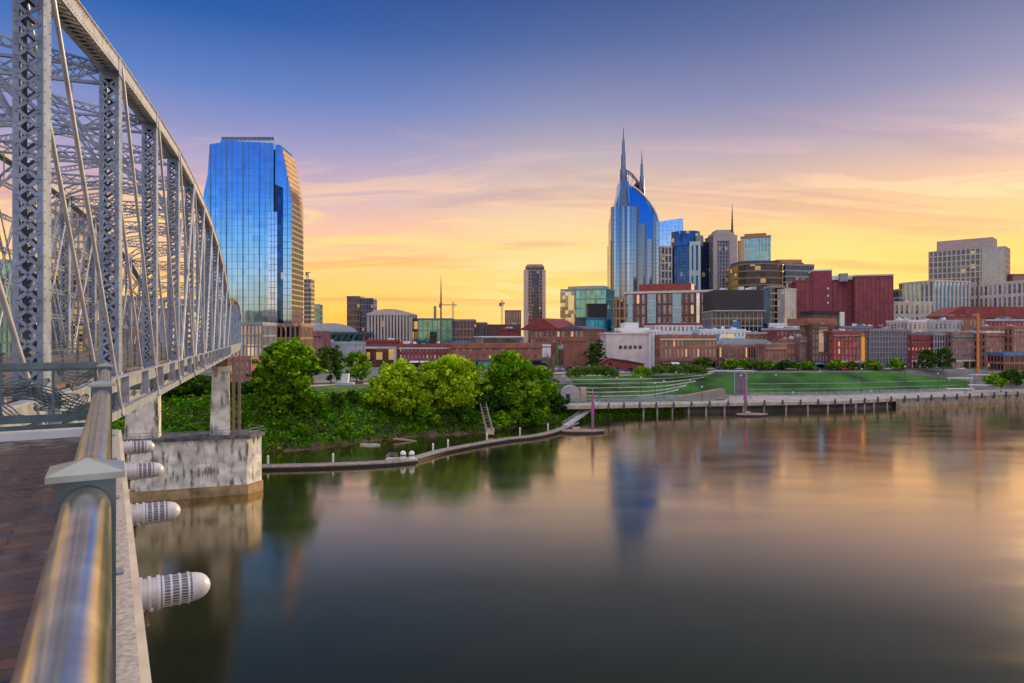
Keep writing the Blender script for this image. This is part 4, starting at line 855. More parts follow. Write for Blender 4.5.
# front rows
building('orange brick three-storey building with rows of arched dark windows', 660, 312, 716, 316, 337, 24, 'punch', blk1, None, 14, 3, 1.0, 1.2, name='brick_building', units=6, lit=.1)
def longcurve():
    Y = 325; r = thing('long_brick_building', 'long low curved building of pink brick with tall narrow windows', 'building', (px2(748, Y), Y, 11)); s = Y / F; H = pz(345, Y) - 11; w2 = 32 * s; n = 24
    pt = lambda u, e=0: (-w2 + 2 * w2 * u, -3.2 * math.sin(PI * u) - e)
    MB().prism([pt(k / n) for k in range(n + 1)] + [(w2, 22), (-w2, 22)], 0, H).build('wall', blk2, r)
    f = MB()
    for k in range(n + 1): x, y = pt(k / n); f.box(x - .28, x + .28, y - .4, y + .1, 0, H - .4)
    for z, t in ((H - .5, 1.3), (H * .42, .9), (.4, .8)):
        for k in range(n): a, c = pt(k / n, .2), pt((k + 1) / n, .2); f.bar((a[0], a[1], z), (c[0], c[1], z), .5, t)
    f.build('facade', blk2, r)
    for k in range(n):
        a, c = pt((k + .22) / n, .06), pt((k + .78) / n, .06)
        for z0, z1 in ((.9, H * .42 - .5), (H * .42 + .5, H - 1.2)):
            q = MB(); q.bar((a[0], a[1], (z0 + z1) / 2), (c[0], c[1], (z0 + z1) / 2), .08, z1 - z0); q.build('window', panelit if random.random() < .08 else pane, r)
    MB().slab([(-w2 - .5, H), (w2 + .5, H), (w2 * .55, H + 2.6), (-w2 * .75, H + 3.4)], -.5, 22).build('roof', mat('pale_blue_roof', (.30, .36, .42, 1), .6), r)
    q = MB(); q.slab([(-w2 + 1, H), (-w2 + 11, H), (-w2 + 9, H + 5.2), (-w2 + 3, H + 5.2)], 2, 14); q.build('glass_rooflight', gsky, r)
longcurve()
building('pink brick corner building with white band above ground floor', 765, 306, 786, 308, 346, 7, 'punch', blk2, None, 6, 3, 1.4, 1.8, name='brick_building', units=2, lit=.15)
building('low brick building with dark top storey beside the pink corner house', 779, 318, 803, 318, 341, 7, 'punch', blk1, None, 6, 4, 1.2, 1.6, name='brick_building', units=3, lit=.15)
building('pale brick building with balconies left of the tall dark brick one', 800, 314, 814, 314, 339, 7, 'punch', blk5, None, 4, 5, 1.2, 1.6, name='brick_building', units=2, lit=.2)
r, W, H = building('tall dark brown brick building with glass strips and orange brick attic', 812, 310, 834, 312, 326, 9, 'punch', blk3, None, 7, 6, .9, 1.2, name='brick_building', lit=.12, units=2)
addbox(r, 'attic', blk1, -W / 2 - 1, W / 2 + 3, 2, 18, H + .3, H + 3.6); addbox(r, 'glass_strip', ggrey, -W / 2 + 3, -W / 2 + 7.5, -.55, -.32, H * .4, H - .6)
r, W, H = building('dark roofed building with white angled fin on its corner', 814, 360, 842, 360, 314, 16, 'plain', blk3, name='brick_building', roofm=black, parapet=1.4); addbox(r, 'white_fin', white, W / 2 - 1.6, W / 2 + .6, -1.5, 6, H - 12, H + 1)
building('bright red framed five-storey facade', 833, 308, 856, 310, 333, 10, 'punch', mat('red_render', (.36, .055, .06, 1), .75), None, 6, 5, .8, 1.0, name='red_building', lit=.08, units=3, dep=.5)
r, W, H = building('dark brick building with one bright orange vertical strip', 856, 312, 871, 314, 333, 16, 'punch', blk5, None, 5, 5, 1.0, 1.4, name='striped_building', units=1); addbox(r, 'orange_strip', emis('orange_glow', (.9, .36, .05, 1), .35), -W / 2 + 2.6, -W / 2 + 4.6, -.5, -.32, 3, H - .5)
building('wide grey building wrapped in scaffold netting', 870, 310, 911, 318, 331, 20, 'curtain', mat('netting_grey', (.26, .24, .27, 1), .85), mat('net_glass', (.13, .12, .15, 1), .5), 14, 7, .4, .5, name='scaffolded_building', units=6)
building('deep red building with two rows of lit windows', 911, 316, 934, 320, 337, 18, 'punch', mat('deep_red', (.24, .045, .06, 1), .8), None, 7, 4, 1.0, 2.4, name='red_building', lit=.55, units=2)
building('lilac-grey office front beside the deep red building', 934, 318, 952, 322, 335, 18, 'curtain', mat('lilac_grey', (.30, .26, .32, 1), .8), gdark, 7, 5, .6, .7, name='office_building', units=3)
building('pinkish mauve brick building, left of the orange pole', 952, 318, 977, 324, 334, 18, 'punch', blk5, None, 8, 5, 1.0, 1.2, name='mauve_building', units=3, lit=.12)
building('mauve brick building with cream cornice, right of the orange pole', 986, 318, 1005, 322, 333, 18, 'punch', blk2, None, 6, 5, 1.0, 1.3, name='mauve_building', units=1, lit=.05, roofm=creamst)
building('teal-grey infill front directly behind the orange pole', 976, 330, 987, 330, 336, 12, 'curtain', tealp, gdark, 3, 5, .5, .6, name='infill_building')
building('dark green recessed block near the right edge', 1004, 335, 1014, 335, 336, 12, 'plain', mat('dark_green', (.03, .07, .06, 1), .7), name='infill_building')
building('pink brick building cut by the right edge', 1013, 318, 1040, 322, 328, 20, 'punch', blk2, None, 7, 5, 1.2, 1.3, name='brick_building', units=2)
building('low dark shed with blue roof and brick base at the right edge', 1004, 290, 1034, 290, 355, 10, 'bands', blk1, gdark, 6, 2, .4, 1.0, name='low_shed', roofm=blueroof)
# second row clutter of low roofs behind the front rows
rn = random.Random(11)
LOW = [(700, 745, 350, 331, white, 'white flat-roofed annexe behind the orange brick building'), (742, 772, 360, 334, blk1, 'orange brick gable behind the long curved building'),
       (770, 800, 370, 325, white, 'white and blue roofed block right of the black box'), (776, 812, 350, 330, blk4, 'crimson roofed low row above the front brick houses'),
       (842, 872, 350, 328, blk1, 'orange-roofed house behind the red framed facade'), (866, 900, 380, 328, midgrey, 'grey flat roofs under the crimson block'),
       (908, 926, 345, 322, creamst, 'cream gable house behind the netted building'), (925, 960, 350, 322, lightgrey, 'pale roofed row with white parapet behind the lilac front'),
       (948, 985, 370, 318, blk1, 'brick gabled house left behind the orange pole'), (985, 1030, 380, 321, blk4, 'dark red roofed terrace below the cream gridded building'), (655, 702, 370, 325, white, 'white rooftop terrace block in front of the hotel'),
       (560, 580, 345, 350, blk3, 'low dark brick wall block under the arched hall'), (322, 366, 345, 344, lightgrey, 'low grey shed in front of the convention hall'), (1000, 1040, 345, 332, midgrey, 'grey shed roof behind the low dark shed')]
for (a, c, Y, top, m_, lb) in LOW:
    building(lb, a, Y, c, Y + rn.uniform(-6, 6), top, 16, 'punch', m_, None, max(3, int((c - a) / 4)), 5, 1.3, 1.8, name='row_house' if m_ in (blk1, blk4, blk3) else 'low_building', units=6, lit=.1, roofm=rn.choice([redroof, lightgrey, midgrey, white]))
r = thing('maroon_terrace', 'long maroon hipped roof stretching below the cream gridded building', 'building', (px2(990, 420), 420, 11)); H = pz(318, 420) - 11; MB().box(-30, 34, 0, 18, 0, H).build('wall', blk3, r); MB().slab([(-31, H), (35, H), (28, H + 7), (-18, H + 7)], -1, 19).build('roof', redroof, r)
# behind the bridge
building('teal-topped block seen through the bridge at the far left', -40, 300, 12, 300, 262, 20, 'curtain', midgrey, gteal, 10, 8, .4, .8, name='office_block')
building('apartment block with yellow lit windows seen through the bridge', 50, 330, 84, 330, 205, 22, 'curtain', mat('mauve_frame', (.36, .27, .30, 1), .7), glass('yellowlit', (.3, .22, .16, 1), .12, 4, 4, .5, (1, .72, .2, 1)), 6, 22, .9, 1.1, name='apartment_block')
building('blue glass block seen through the bridge, left of the lit apartments', 14, 320, 49, 320, 285, 20, 'curtain', midgrey, gblue, 8, 8, .4, .7, name='office_block')
building('purple-brown block seen through the bridge trusses', 86, 300, 128, 300, 298, 20, 'bands', mat('purple_wall', (.22, .12, .18, 1), .8), gwarm, 8, 6, .4, 1.2, name='office_block')
building('brick block glimpsed between the far bridge posts', 130, 290, 176, 295, 312, 20, 'punch', blk1, None, 10, 5, 1.2, 1.5, name='brick_building', lit=.3)
building('orange-lit low building at the bridge landing', 232, 240, 262, 240, 325, 14, 'curtain', midgrey, ggrey, 8, 5, .4, .6, name='landing_building')
building('brown terracotta building under the riverside tower', 258, 262, 300, 262, 326, 16, 'curtain', mat('terracotta', (.30, .17, .12, 1), .8), gdark, 9, 4, .6, .8, name='landing_building')
building('pinkish brick house right of the bridge landing', 225, 215, 250, 215, 360, 10, 'punch', blk2, None, 5, 3, .9, 1.2, name='brick_building', lit=.3)

# tall orange pole
m = thing('construction_pole', 'tall rusty orange pole standing in front of the mauve buildings', 'pole', (px2(978, 290), 290, 10)); H = pz(276, 290) - 10
MB().tube([(0, 0, 0), (0, 0, H * .62)], .6, 10, .5).build('lower_shaft', orange, m); MB().tube([(0, 0, H * .62), (0, 0, H * .97)], .42, 10, .34).build('upper_shaft', mat('brown_pole', (.16, .08, .05, 1), .7), m)
q = MB(); q.bar((-1.4, 0, H * .97), (1.4, 0, H * .97), .3, .3); q.bar((0, 0, H * .97), (0, 0, H), .3, .3); q.bar((-1.2, 0, H * .9), (1.2, 0, H * .92), .2, .2); q.build('crossarm', MATS['brown_pole'], m)

# ------------------------------------------------------------------ steel truss bridge
BA = math.atan(.3587); PAN = 10.093; HTS = {-2: 6, -1: 8.6, 0: 10.4, 1: 11.5, 2: 12.3, 3: 12.9, 4: 13.1, 5: 13.0, 6: 12.6, 7: 11.8, 8: 10.4, 9: 8.3, 10: 6.0}
WID = 12.0; PD = .72
def lace(b, A, B, across, half, pitch, w=.085, t=.02, nrm=(0, 1, 0)):
    """X lacing between two edges of a member running A->B, edges at +-half along `across`"""
    A = Vector(A); B = Vector(B); ac = Vector(across).normalized() * half; Lm = (B - A).length; n = max(1, int(Lm / pitch)); d = (B - A) / n
    for k in range(n):
        p = A + d * k; q = p + d
        b.bar(p - ac, q + ac, t, w, nrm) if False else b.bar(p - ac, q + ac, w, t, nrm)
        b.bar(p + ac, q - ac, w, t, nrm)
def lacedbeam(b, A, B, across, half, pitch, cw=.12, nrm=(0, 1, 0), lw=.07):
    A = Vector(A); B = Vector(B); ac = Vector(across).normalized() * half
    b.bar(A - ac, B - ac, cw, cw, nrm); b.bar(A + ac, B + ac, cw, cw, nrm); lace(b, A, B, across, half, pitch, lw, .03, nrm)
P0 = (px2(47.5, 19), 19.0, EYE)
br = thing('truss_bridge', 'near arched steel truss span of the pedestrian bridge on the left', 'bridge', P0, BA)
def post(i, side):
    o1 = 0 if side == 0 else -(WID - PD); s = i * PAN; top = HTS[i] - .25; b = MB(); bot = -3.1
    for a, sg in ((o1 - PD, 1), (o1, -1)):
        b.box(min(a, a + sg * .05), max(a, a + sg * .05), s - .34, s + .34, bot, top)
        for y in (-.36, .34): b.box(min(a, a + sg * .15), max(a, a + sg * .15), s + y, s + y + .02, bot, top)
    near = i <= 3 and side == 0
    for y in (-.37, .37):
        if abs(y) and (y < 0 or near or i < 8): lace(b, (o1 - PD / 2, s + y, -1.4), (o1 - PD / 2, s + y, top - .7), (1, 0, 0), PD / 2 - .1, .46, .095, .025)
        b.box(o1 - PD + .15, o1 - .15, s + y - .012, s + y + .012, -1.9, -1.4); b.box(o1 - PD + .15, o1 - .15, s + y - .012, s + y + .012, top - .7, top)
    b.build('post', steel, br)
    if near:
        q = MB()
        for k in range(int((top - bot) / .3)):
            z = bot + .2 + k * .3
            for y in (-.385, .385):
                for o_ in (o1 - .075, o1 - PD + .075): q.tube([(o_, s + y, z), (o_, s + y + (.02 if y > 0 else -.02), z)], .022, 6)
        for k in range(int((top - bot) / .3)):
            z = bot + .2 + k * .3
            for y in (-.25, .25): q.tube([(o1 + .002, s + y, z), (o1 + .02, s + y, z)], .022, 6)
        tag(q.build('rivets', steel, br), kind='stuff')
for i in range(-1, 11):
    post(i, 0)
    if i >= 0: post(i, 1)
# chords
for side in (0, 1):
    o1 = 0 if side == 0 else -(WID - PD)
    for i in range(-1, 10):
        z0, z1 = HTS[i], HTS[i + 1]; s0, s1 = i * PAN, (i + 1) * PAN; b = MB()
        for a, sg in ((o1 - PD, 1), (o1 + .02, -1)):
            x0, x1 = sorted((a, a + sg * .06)); b.slab([(0, 0)], 0, 0) if False else b.add([(x0, s0, z0 - .55), (x1, s0, z0 - .55), (x1, s1, z1 - .55), (x0, s1, z1 - .55), (x0, s0, z0 - .03), (x1, s0, z0 - .03), (x1, s1, z1 - .03), (x0, s1, z1 - .03)],
                [(0, 3, 2, 1), (4, 5, 6, 7), (0, 1, 5, 4), (1, 2, 6, 5), (2, 3, 7, 6), (3, 0, 4, 7)])
            b.bar((a + sg * .1, s0, z0 - .56), (a + sg * .1, s1, z1 - .56), .2, .03)
        b.bar((o1 - PD / 2, s0, z0), (o1 - PD / 2, s1, z1), PD + .16, .045)
        lace(b, (o1 - PD / 2, s0 + .4, z0 - .6), (o1 - PD / 2, s1 - .4, z1 - .6), (1, 0, 0), PD / 2 - .06, .5, .09, .025, (0, 0, 1))
        b.build('top_chord', mat('chord_paint', (.46, .46, .48, 1), .4, .15, .2, 2.2, .12, 30), br)
        if side == 0 and i < 4:
            q = MB()
            for k in range(38):
                f = (k + .5) / 38; 
                for dz in (-.09, -.46): q.tube([(o1 + .018, s0 + (s1 - s0) * f, z0 + (z1 - z0) * f + dz), (o1 + .04, s0 + (s1 - s0) * f, z0 + (z1 - z0) * f + dz)], .022, 6)
            q.tube([(0, 0, 0), (0, 0, .001)], .001, 3); q.box(o1 + .02, o1 + .045, s1 - .55, s1 + .55, z1 - .75, z1 - .05); tag(q.build('rivets', steelw, br), kind='stuff')
    b = MB(); b.box(o1 - PD, o1 - PD + .3, -1.0 * PAN, 10 * PAN, -3.35, -3.05); b.box(o1 - .34, o1 + .04, -1.0 * PAN, 10 * PAN, -3.38, -3.04); b.box(o1 - .34, o1 - .28, -1.0 * PAN, 10 * PAN, -3.04, -2.82)
    b.build('bottom_chord', steelw, br)
# diagonals: pairs of round eyebars, sloping to mid span; crossed in the middle
for side in (0, 1):
    o1 = 0 if side == 0 else -(WID - PD)
    for i in range(-1, 10):
        down = [(i, i + 1)] if i < 4 else [(i + 1, i)]
        if i in (3, 4): down = [(i, i + 1), (i + 1, i)]
        for (a, c) in down:
            for oo in ((o1 - .02, o1 - PD + .02)):
                r_ = .075 if side == 0 else .06
                b = MB().tube([(oo + .06, a * PAN, HTS[a] - .35), (oo + .06, c * PAN, -3.15)], r_, 8); b.tube([(oo - .02, c * PAN, -3.15), (oo + .14, c * PAN, -3.15)], .2, 10); b.build('diagonal', mat('pale_eyebar', (.52, .52, .57, 1), .35, .2, .15, 2, .1, 30), br)
# top struts, sway frames, laterals between the trusses
oa, ob = -PD, -(WID - PD)
for i in range(-1, 11):
    s = i * PAN; z = HTS[i] - .3; b = MB()
    for dz in (-.05, -.75): b.bar((oa, s, z + dz), (ob, s, z + dz), .16, .12)
    n = 11
    for k in range(n):
        x0 = oa + (ob - oa) * k / n; x1 = oa + (ob - oa) * (k + 1) / n; b.bar((x0, s, z - .05), (x1, s, z - .75), .03, .07); b.bar((x0, s, z - .75), (x1, s, z - .05), .03, .07)
    b.build('top_strut', steel, br)
    if HTS[i] > 7:
        b = MB(); zz = z - 2.2; m = 10; pr = None
        for k in range(m + 1):
            u = k / m; x = oa + (ob - oa) * u; za = zz + 1.2 - 3.2 * abs(2 * u - 1) ** 3; p = (x, s, za)
            if pr: b.bar(pr, p, .16, .12); b.bar((pr[0], s, pr[2] + .6), (x, s, za + .6), .14, .1); b.bar(pr, (x, s, za + .6), .03, .06); b.bar((pr[0], s, pr[2] + .6), p, .03, .06)
            if k % 2: b.bar(p, (x, s, z - .75), .05, .06)
            pr = p
        b.build('sway_frame', steel, br)
    if i < 10:
        z2 = HTS[i + 1] - .3
        b = MB()
        for (xa, xb) in ((oa, ob), (ob, oa)): lacedbeam(b, (xa, s, z - .1), (xb, s + PAN, z2 - .1), (0, 0, 1), .17, .5, .08, (1, 0, 0), .05)
        b.build('lateral_brace', steel, br)
# light horizontal and crossed laced members in the far truss planes
for i in range(-1, 10):
    for fz in (.22, .37, .52, .68, .84):
        za = -1.5 + (HTS[i] + 1.5) * fz; zb = -1.5 + (HTS[i + 1] + 1.5) * fz; b = MB()
        lacedbeam(b, (ob - .3, i * PAN, za), (ob - .3, (i + 1) * PAN, zb), (0, 0, 1), .16, .5, .06, (1, 0, 0), .045); b.build('side_brace', steel, br)
for i in range(0, 10):      # crossed laced bars inside the far truss
    b = MB()
    for a_, c_ in ((0, 1), (1, 0)): lacedbeam(b, (ob - .45, (i + a_) * PAN, -1.2), (ob - .45, (i + c_) * PAN, HTS[i + c_] - .6), (0, 1, 0), .16, .5, .06, (1, 0, 0), .045)
    b.build('cross_brace', steel, br)
# floor system
woodm = mat('deck_boards', (.16, .12, .10, 1), .8, 0, .3, 1.5)
b = MB(); b.box(ob - .2, oa + .1, -1.0 * PAN, 10 * PAN, -1.78, -1.6); b.build('deck', woodm, br)
for i in range(-1, 11):
    s = i * PAN; b = MB(); b.box(ob - .6, .1, s - .03, s + .03, -2.9, -1.8); b.box(ob - .6, .1, s - .16, s + .16, -1.84, -1.79); b.box(ob - .6, .1, s - .16, s + .16, -2.94, -2.9)
    b.build('floor_beam', steelw, br)
    for f in (0, .5):
        if i < 10: q = MB(); q.box(-.02, .05, s + PAN * f - .25, s + PAN * f + .25, -2.85, -1.5); q.box(.05, .32, s + PAN * f - .04, s + PAN * f + .04, -2.8, -1.62); q.build('gusset', steelw, br)
b = MB()
for x in (-1.3, -3.4, -5.6, -7.8, -10.2): b.box(x - .06, x + .06, -1.0 * PAN, 10 * PAN, -2.5, -1.79)
b.box(-.02, .035, -1.0 * PAN, 10 * PAN, -2.25, -1.66); b.box(-.02, .3, -1.0 * PAN, 10 * PAN, -1.66, -1.6); b.build('stringer', steelw, br)
for o_ in (oa - .35, ob + .35):
    b = MB()
    for z in (-1.45, -1.1, -.8, -.5): b.box(o_ - .025, o_ + .025, -1.0 * PAN, 10 * PAN, z - .025, z + .025)
    for k in range(int(11 * PAN / 2.0)): b.box(o_ - .03, o_ + .03, -PAN + k * 2.0, -PAN + k * 2.0 + .06, -1.6, -.45)
    b.build('railing', railgreen, br)

# second span beyond
br2 = thing('second_truss_span', 'smaller steel truss span beyond the near one, ending by the riverside tower', 'bridge', tuple(Vector(P0) + Matrix.Rotation(BA, 3, 'Z') @ Vector((0, 103.0, 0))), BA)
H2 = [4.6, 6.6, 7.1, 7.1, 6.6, 4.4]; P2 = 9.6
for side in (0, 1):
    o1 = 0 if side == 0 else -(WID - PD)
    for i, h in enumerate(H2):
        b = MB(); b.box(o1 - PD, o1, i * P2 - .25, i * P2 + .25, -3, h); b.build('post', steel, br2)
        if i < 5:
            MB().bar((o1 - PD / 2, i * P2, h), (o1 - PD / 2, (i + 1) * P2, H2[i + 1]), PD, .5).build('top_chord', rust if side == 0 else steel, br2)
            b = MB(); b.bar((o1 - PD / 2, i * P2, h), (o1 - PD / 2, (i + 1) * P2, -3), .15, .12); b.bar((o1 - PD / 2, i * P2, -3), (o1 - PD / 2, (i + 1) * P2, H2[i + 1]), .12, .12); b.build('diagonal', steelw, br2)
for i, h in enumerate(H2): MB().bar((-PD, i * P2, h - .3), (-(WID - PD), i * P2, h - .3), .3, .6).build('top_strut', steel, br2)
MB().box(-WID, 0, -1, 5 * P2 + 1, -3.2, -1.6).build('deck', steelw, br2)

# approach ramp curving off to the right beyond the pier
def bl(o, s, z=0): return Vector(P0) + Matrix.Rotation(BA, 3, 'Z') @ Vector((o, s, z))
ap = thing('approach_viaduct', 'tan concrete and iron approach viaduct with railing behind the pier', 'viaduct', tuple(bl(0, 101)), 0)
ctrl = [bl(-1.5, 101), bl(.5, 106), Vector((-47.5, 128, 0)), Vector((-48.5, 140, 0)), Vector((-49, 154, 0)), Vector((-51, 172, 0))]; A0 = Vector(ap.location)
pth = [v - A0 for v in catmull([(v.x, v.y) for v in ctrl], 6) for v in [Vector((v.x, v.y, 0))]]
b = MB(); ra = MB(); ar = MB()
for p, q in zip(pth, pth[1:]):
    b.bar(p + Vector((0, 0, -2.0)), q + Vector((0, 0, -2.0)), 4.5, .35); b.bar(p + Vector((0, 0, -2.5)), q + Vector((0, 0, -2.5)), 3.6, .6)
    for z in (-1.5, -1.15, -.8, -.5): ra.bar(p + Vector((1.9, -.6, z)), q + Vector((1.9, -.6, z)), .06, .06)
    ra.bar(p + Vector((1.9, -.6, -1.85)), p + Vector((1.9, -.6, -.5)), .08, .08)
b.build('deck', conctan, ap); ra.build('railing', railgreen, ap)
for k in ():
    if k >= len(pth): continue
    p = pth[k]; gz = max(0, ground_z(p.x + A0.x, p.y + A0.y)) - EYE - 1
    c = MB()
    for dx in (-1.3, 1.3): c.box(p.x + dx - .28, p.x + dx + .28, p.y - .28, p.y + .28, gz, -2.8)
    for j in range(5):
        z0 = gz + (-2.8 - gz) * j / 5; z1 = gz + (-2.8 - gz) * (j + 1) / 5; c.bar((p.x - 1.3, p.y, z0), (p.x + 1.3, p.y, z1), .12, .12); c.bar((p.x + 1.3, p.y, z0), (p.x - 1.3, p.y, z1), .12, .12)
    c.build('trestle', rust, ap)
for k in range(2, len(pth) - 4, 5):
    p, q = pth[k], pth[min(k + 5, len(pth) - 1)]; c = MB(); pr = None
    for j in range(11):
        u = j / 10; m = p.lerp(q, u) + Vector((1.2, -1.0, -2.9 - 5.0 * (1 - math.sin(PI * u) ** .7)))
        if pr is not None: c.bar(pr, m, .4, .35)
        pr = m
    c.build('arch_rib', mat('ochre_iron', (.42, .26, .12, 1), .7), ap)
for (x, y) in ((-45.5, 133), (-46, 148)):
    lp = thing('curved_lamp_post', 'tan curved-arm lamp post on the approach viaduct, ' + ('nearer the pier' if y < 140 else 'farther from the pier'), 'street lamp', (x + 1.4, y, EYE - 1.9))
    MB().tube([(0, 0, 0), (0, 0, 3.0), (-.25, 0, 3.7), (-.9, 0, 4.2), (-2.0, 0, 4.3)], .11, 8, .07).build('pole', conctan, lp); MB().box(-2.6, -1.9, -.15, .15, 4.2, 4.36).build('lamp_head', white, lp)

# ------------------------------------------------------------------ concrete pier
pr = thing('bridge_pier', 'massive stained concrete pier in the water under the far end of the near truss', 'bridge pier', tuple(bl(0, 100.5, -EYE)), BA)
foot = [(-24, -2.2), (2.6, -2.2), (4.9, .5), (2.6, 3.4), (-24, 3.4)]
grow = lambda e: [(x + (e if x > 0 else -e), y + (e if y > .6 else (-e if y < 0 else 0))) for x, y in foot]
MB().prism(grow(.25), -4, 1.6).build('waterline_band', conctan, pr); MB().prism(foot, 1.6, 9.2).build('wall', concrete, pr)
q = MB()
for z in (5.4,): q.prism(grow(.012), z, z + .035)
q.build('form_joint', mat('dark_joint', (.30, .28, .25, 1), .9), pr)
MB().prism(grow(.6), 9.2, 9.75).build('cap_slab', mat('dark_slab', (.13, .14, .16, 1), .85, 0, .4, 1), pr)
b = MB(); ps = grow(.35)
for (a, c) in ((0, 1), (1, 2), (2, 3)):
    A, B_ = Vector(ps[a]), Vector(ps[c]); n = max(1, int((B_ - A).length / 2.2))
    for k in range(n + 1): p = A.lerp(B_, k / n); b.box(p.x - .05, p.x + .05, p.y - .05, p.y + .05, 9.75, 10.75)
    for z in (10.25, 10.72): b.bar((A.x, A.y, z), (B_.x, B_.y, z), .06, .06)
b.build('guard_railing', midgrey, pr)
for k, m_ in ((-15, orange), (-17.6, white), (-12.6, white)): MB().box(k, k + 1.3, -2.85, -2.78, 9.3, 9.7).build('marker_plate', m_, pr)
for x0, x1 in ((-2.7, -.2), (-15.0, -10.6)):
    b = MB(); b.slab([(x0 - .35, 9.75), (x1 + .1, 9.75), (x1, 20.2), (x0, 20.2)], -1.3, 1.7); b.slab([(x0 - .3, 20.2), (x1 + .3, 20.2), (x1 + .3, 21.0), (x0 - .3, 21.0)], -1.6, 2.0)
    b.build('column', concrete, pr)
    MB().box(x0 + .5, x1 - .2, -1.2, 1.2, 21.0, 22.7).build('bearing', rust, pr)
for x0 in (.3, 1.2):
    b = MB(); b.box(x0, x0 + .38, -1.0, -.6, 9.75, 22.6); b.box(x0, x0 + .38, .9, 1.3, 9.75, 22.6)
    for k in range(9): b.bar((x0 + .2, -.8, 10 + k * 1.4), (x0 + .2, 1.1, 11.3 + k * 1.4), .1, .1)
    b.build('iron_leg', mat('brown_iron', (.25, .17, .12, 1), .7), pr)

# ------------------------------------------------------------------ viewing platform, railing, flood lights
RA = math.atan(.5886); RL = 1 / math.cos(RA)     # rail direction; length per metre of depth
R0 = Vector((-.083, 0, EYE))
pf = thing('viewing_platform', 'paved viewing platform bulging out from the bridge, under the camera', 'platform', tuple(R0), RA)
SEND = 11.2 * RL
def paver():
    m = mat('wood_block_paving', (.10, .05, .035, 1), .5); t = m.node_tree; p = t.nodes['Principled BSDF']; K = t.links.new
    co = [n for n in t.nodes if n.type == 'TEX_COORD'][0]
    mp = t.nodes.new('ShaderNodeMapping'); mp.inputs['Rotation'].default_value = (0, 0, .0); K(co.outputs['Object'], mp.inputs[0])
    b = t.nodes.new('ShaderNodeTexBrick'); b.inputs['Scale'].default_value = 1.0; b.inputs['Brick Width'].default_value = .62; b.inputs['Row Height'].default_value = .145; b.inputs['Mortar Size'].default_value = .008
    b.inputs['Color1'].default_value = (.085, .042, .028, 1); b.inputs['Color2'].default_value = (.036, .02, .018, 1); b.inputs['Mortar'].default_value = (.012, .01, .01, 1); K(mp.outputs[0], b.inputs[0])
    nz = [n for n in t.nodes if n.type == 'TEX_NOISE'][0]; nz.inputs['Scale'].default_value = 3
    rp = [n for n in t.nodes if n.type == 'VALTORGB'][0]; rp.color_ramp.elements[0].color = (.55, .55, .6, 1); rp.color_ramp.elements[1].color = (1.5, 1.35, 1.2, 1)
    mx = t.nodes.new('ShaderNodeMix'); mx.data_type = 'RGBA'; mx.blend_type = 'MULTIPLY'; mx.inputs[0].default_value = 1; K(b.outputs[0], mx.inputs[6]); K(rp.outputs[0], mx.inputs[7]); K(mx.outputs[2], p.inputs['Base Color'])
    mr_ = t.nodes.new('ShaderNodeMapRange'); K(nz.outputs[0], mr_.inputs[0]); mr_.inputs[1].default_value = .35; mr_.inputs[2].default_value = .7; mr_.inputs[3].default_value = .10; mr_.inputs[4].default_value = .6; K(mr_.outputs[0], p.inputs['Roughness'])
    bp = t.nodes.new('ShaderNodeBump'); bp.inputs['Strength'].default_value = .6; bp.inputs['Distance'].default_value = .01; K(b.outputs['Fac'], bp.inputs['Height']); bp.invert = True; K(bp.outputs[0], p.inputs['Normal'])
    return m
MB().box(-4.2, -.12, -3, SEND - .05, -1.72, -1.62).build('paving', paver(), pf)
b = MB(); b.box(-.12, .19, -3, SEND + .15, -1.8, -1.56); b.build('kerb', mat('speckled_kerb', (.46, .41, .38, 1), .85, 0, .25, 30, .25, 90), pf)
b = MB(); b.box(.19, .235, -3, SEND + .2, -1.95, -1.575); b.build('edge_trim', cream, pf)
for k in range(6): MB().box(.02, .15, .3 + k * 2.4, .42 + k * 2.4, -1.56, -1.545).build('joint_patch', midgrey, pf)
b = MB(); b.box(-4.2, -.12, SEND - .05, SEND + .25, -1.8, -1.5); b.build('end_kerb', white, pf)
b = MB(); b.box(-4.2, .12, -3, SEND, -2.5, -1.8)
for k in range(8): b.box(-9, .1, k * 2 - 2, k * 2 - 1.8, -2.9, -2.5)
b.build('support_beams', steelw, pf)
# railing
ra = thing('guard_railing', 'fat tubular handrail with pyramid-capped posts and a decorative end panel', 'railing', tuple(R0), RA)
PS = [(2.46 - 4.37) * RL, 2.46 * RL, 6.83 * RL, 11.2 * RL]
ends = [-3.2] + PS
for a, c in zip(PS, PS[1:]):
    MB().tube([(0, a + .1, -.60), (0, c - .1, -.60)], .0755, 40).build('handrail', rail_m, ra)
for s in PS:
    b = MB(); b.box(-.09, .09, s - .09, s + .09, -1.56, -.50); po = b.build('post', railgreen, ra)
    c = MB(); w = .118; z = -.50
    c.add([(-w, s - w, z), (w, s - w, z), (w, s + w, z), (-w, s + w, z), (-w, s - w, z + .022), (w, s - w, z + .022), (w, s + w, z + .022), (-w, s + w, z + .022), (0, s, z + .062)],
          [(0, 3, 2, 1), (0, 1, 5, 4), (1, 2, 6, 5), (2, 3, 7, 6), (3, 0, 4, 7), (4, 5, 8), (5, 6, 8), (6, 7, 8), (7, 4, 8)]); c.build('cap', mat('cap_paint', (.36, .38, .36, 1), .3, .6, .15, 6, .1, 50), po)
for a, c in zip(PS, PS[1:]):
    b = MB(); b.box(-.03, .03, a + .1, c - .1, -1.5, -1.44); b.box(-.03, .03, a + .1, c - .1, -.80, -.75)
    k = a + .3
    while k < c - .15: b.box(-.014, .014, k, k + .018, -1.44, -.80); k += .13
    b.build('baluster_panel', railgreen, ra)
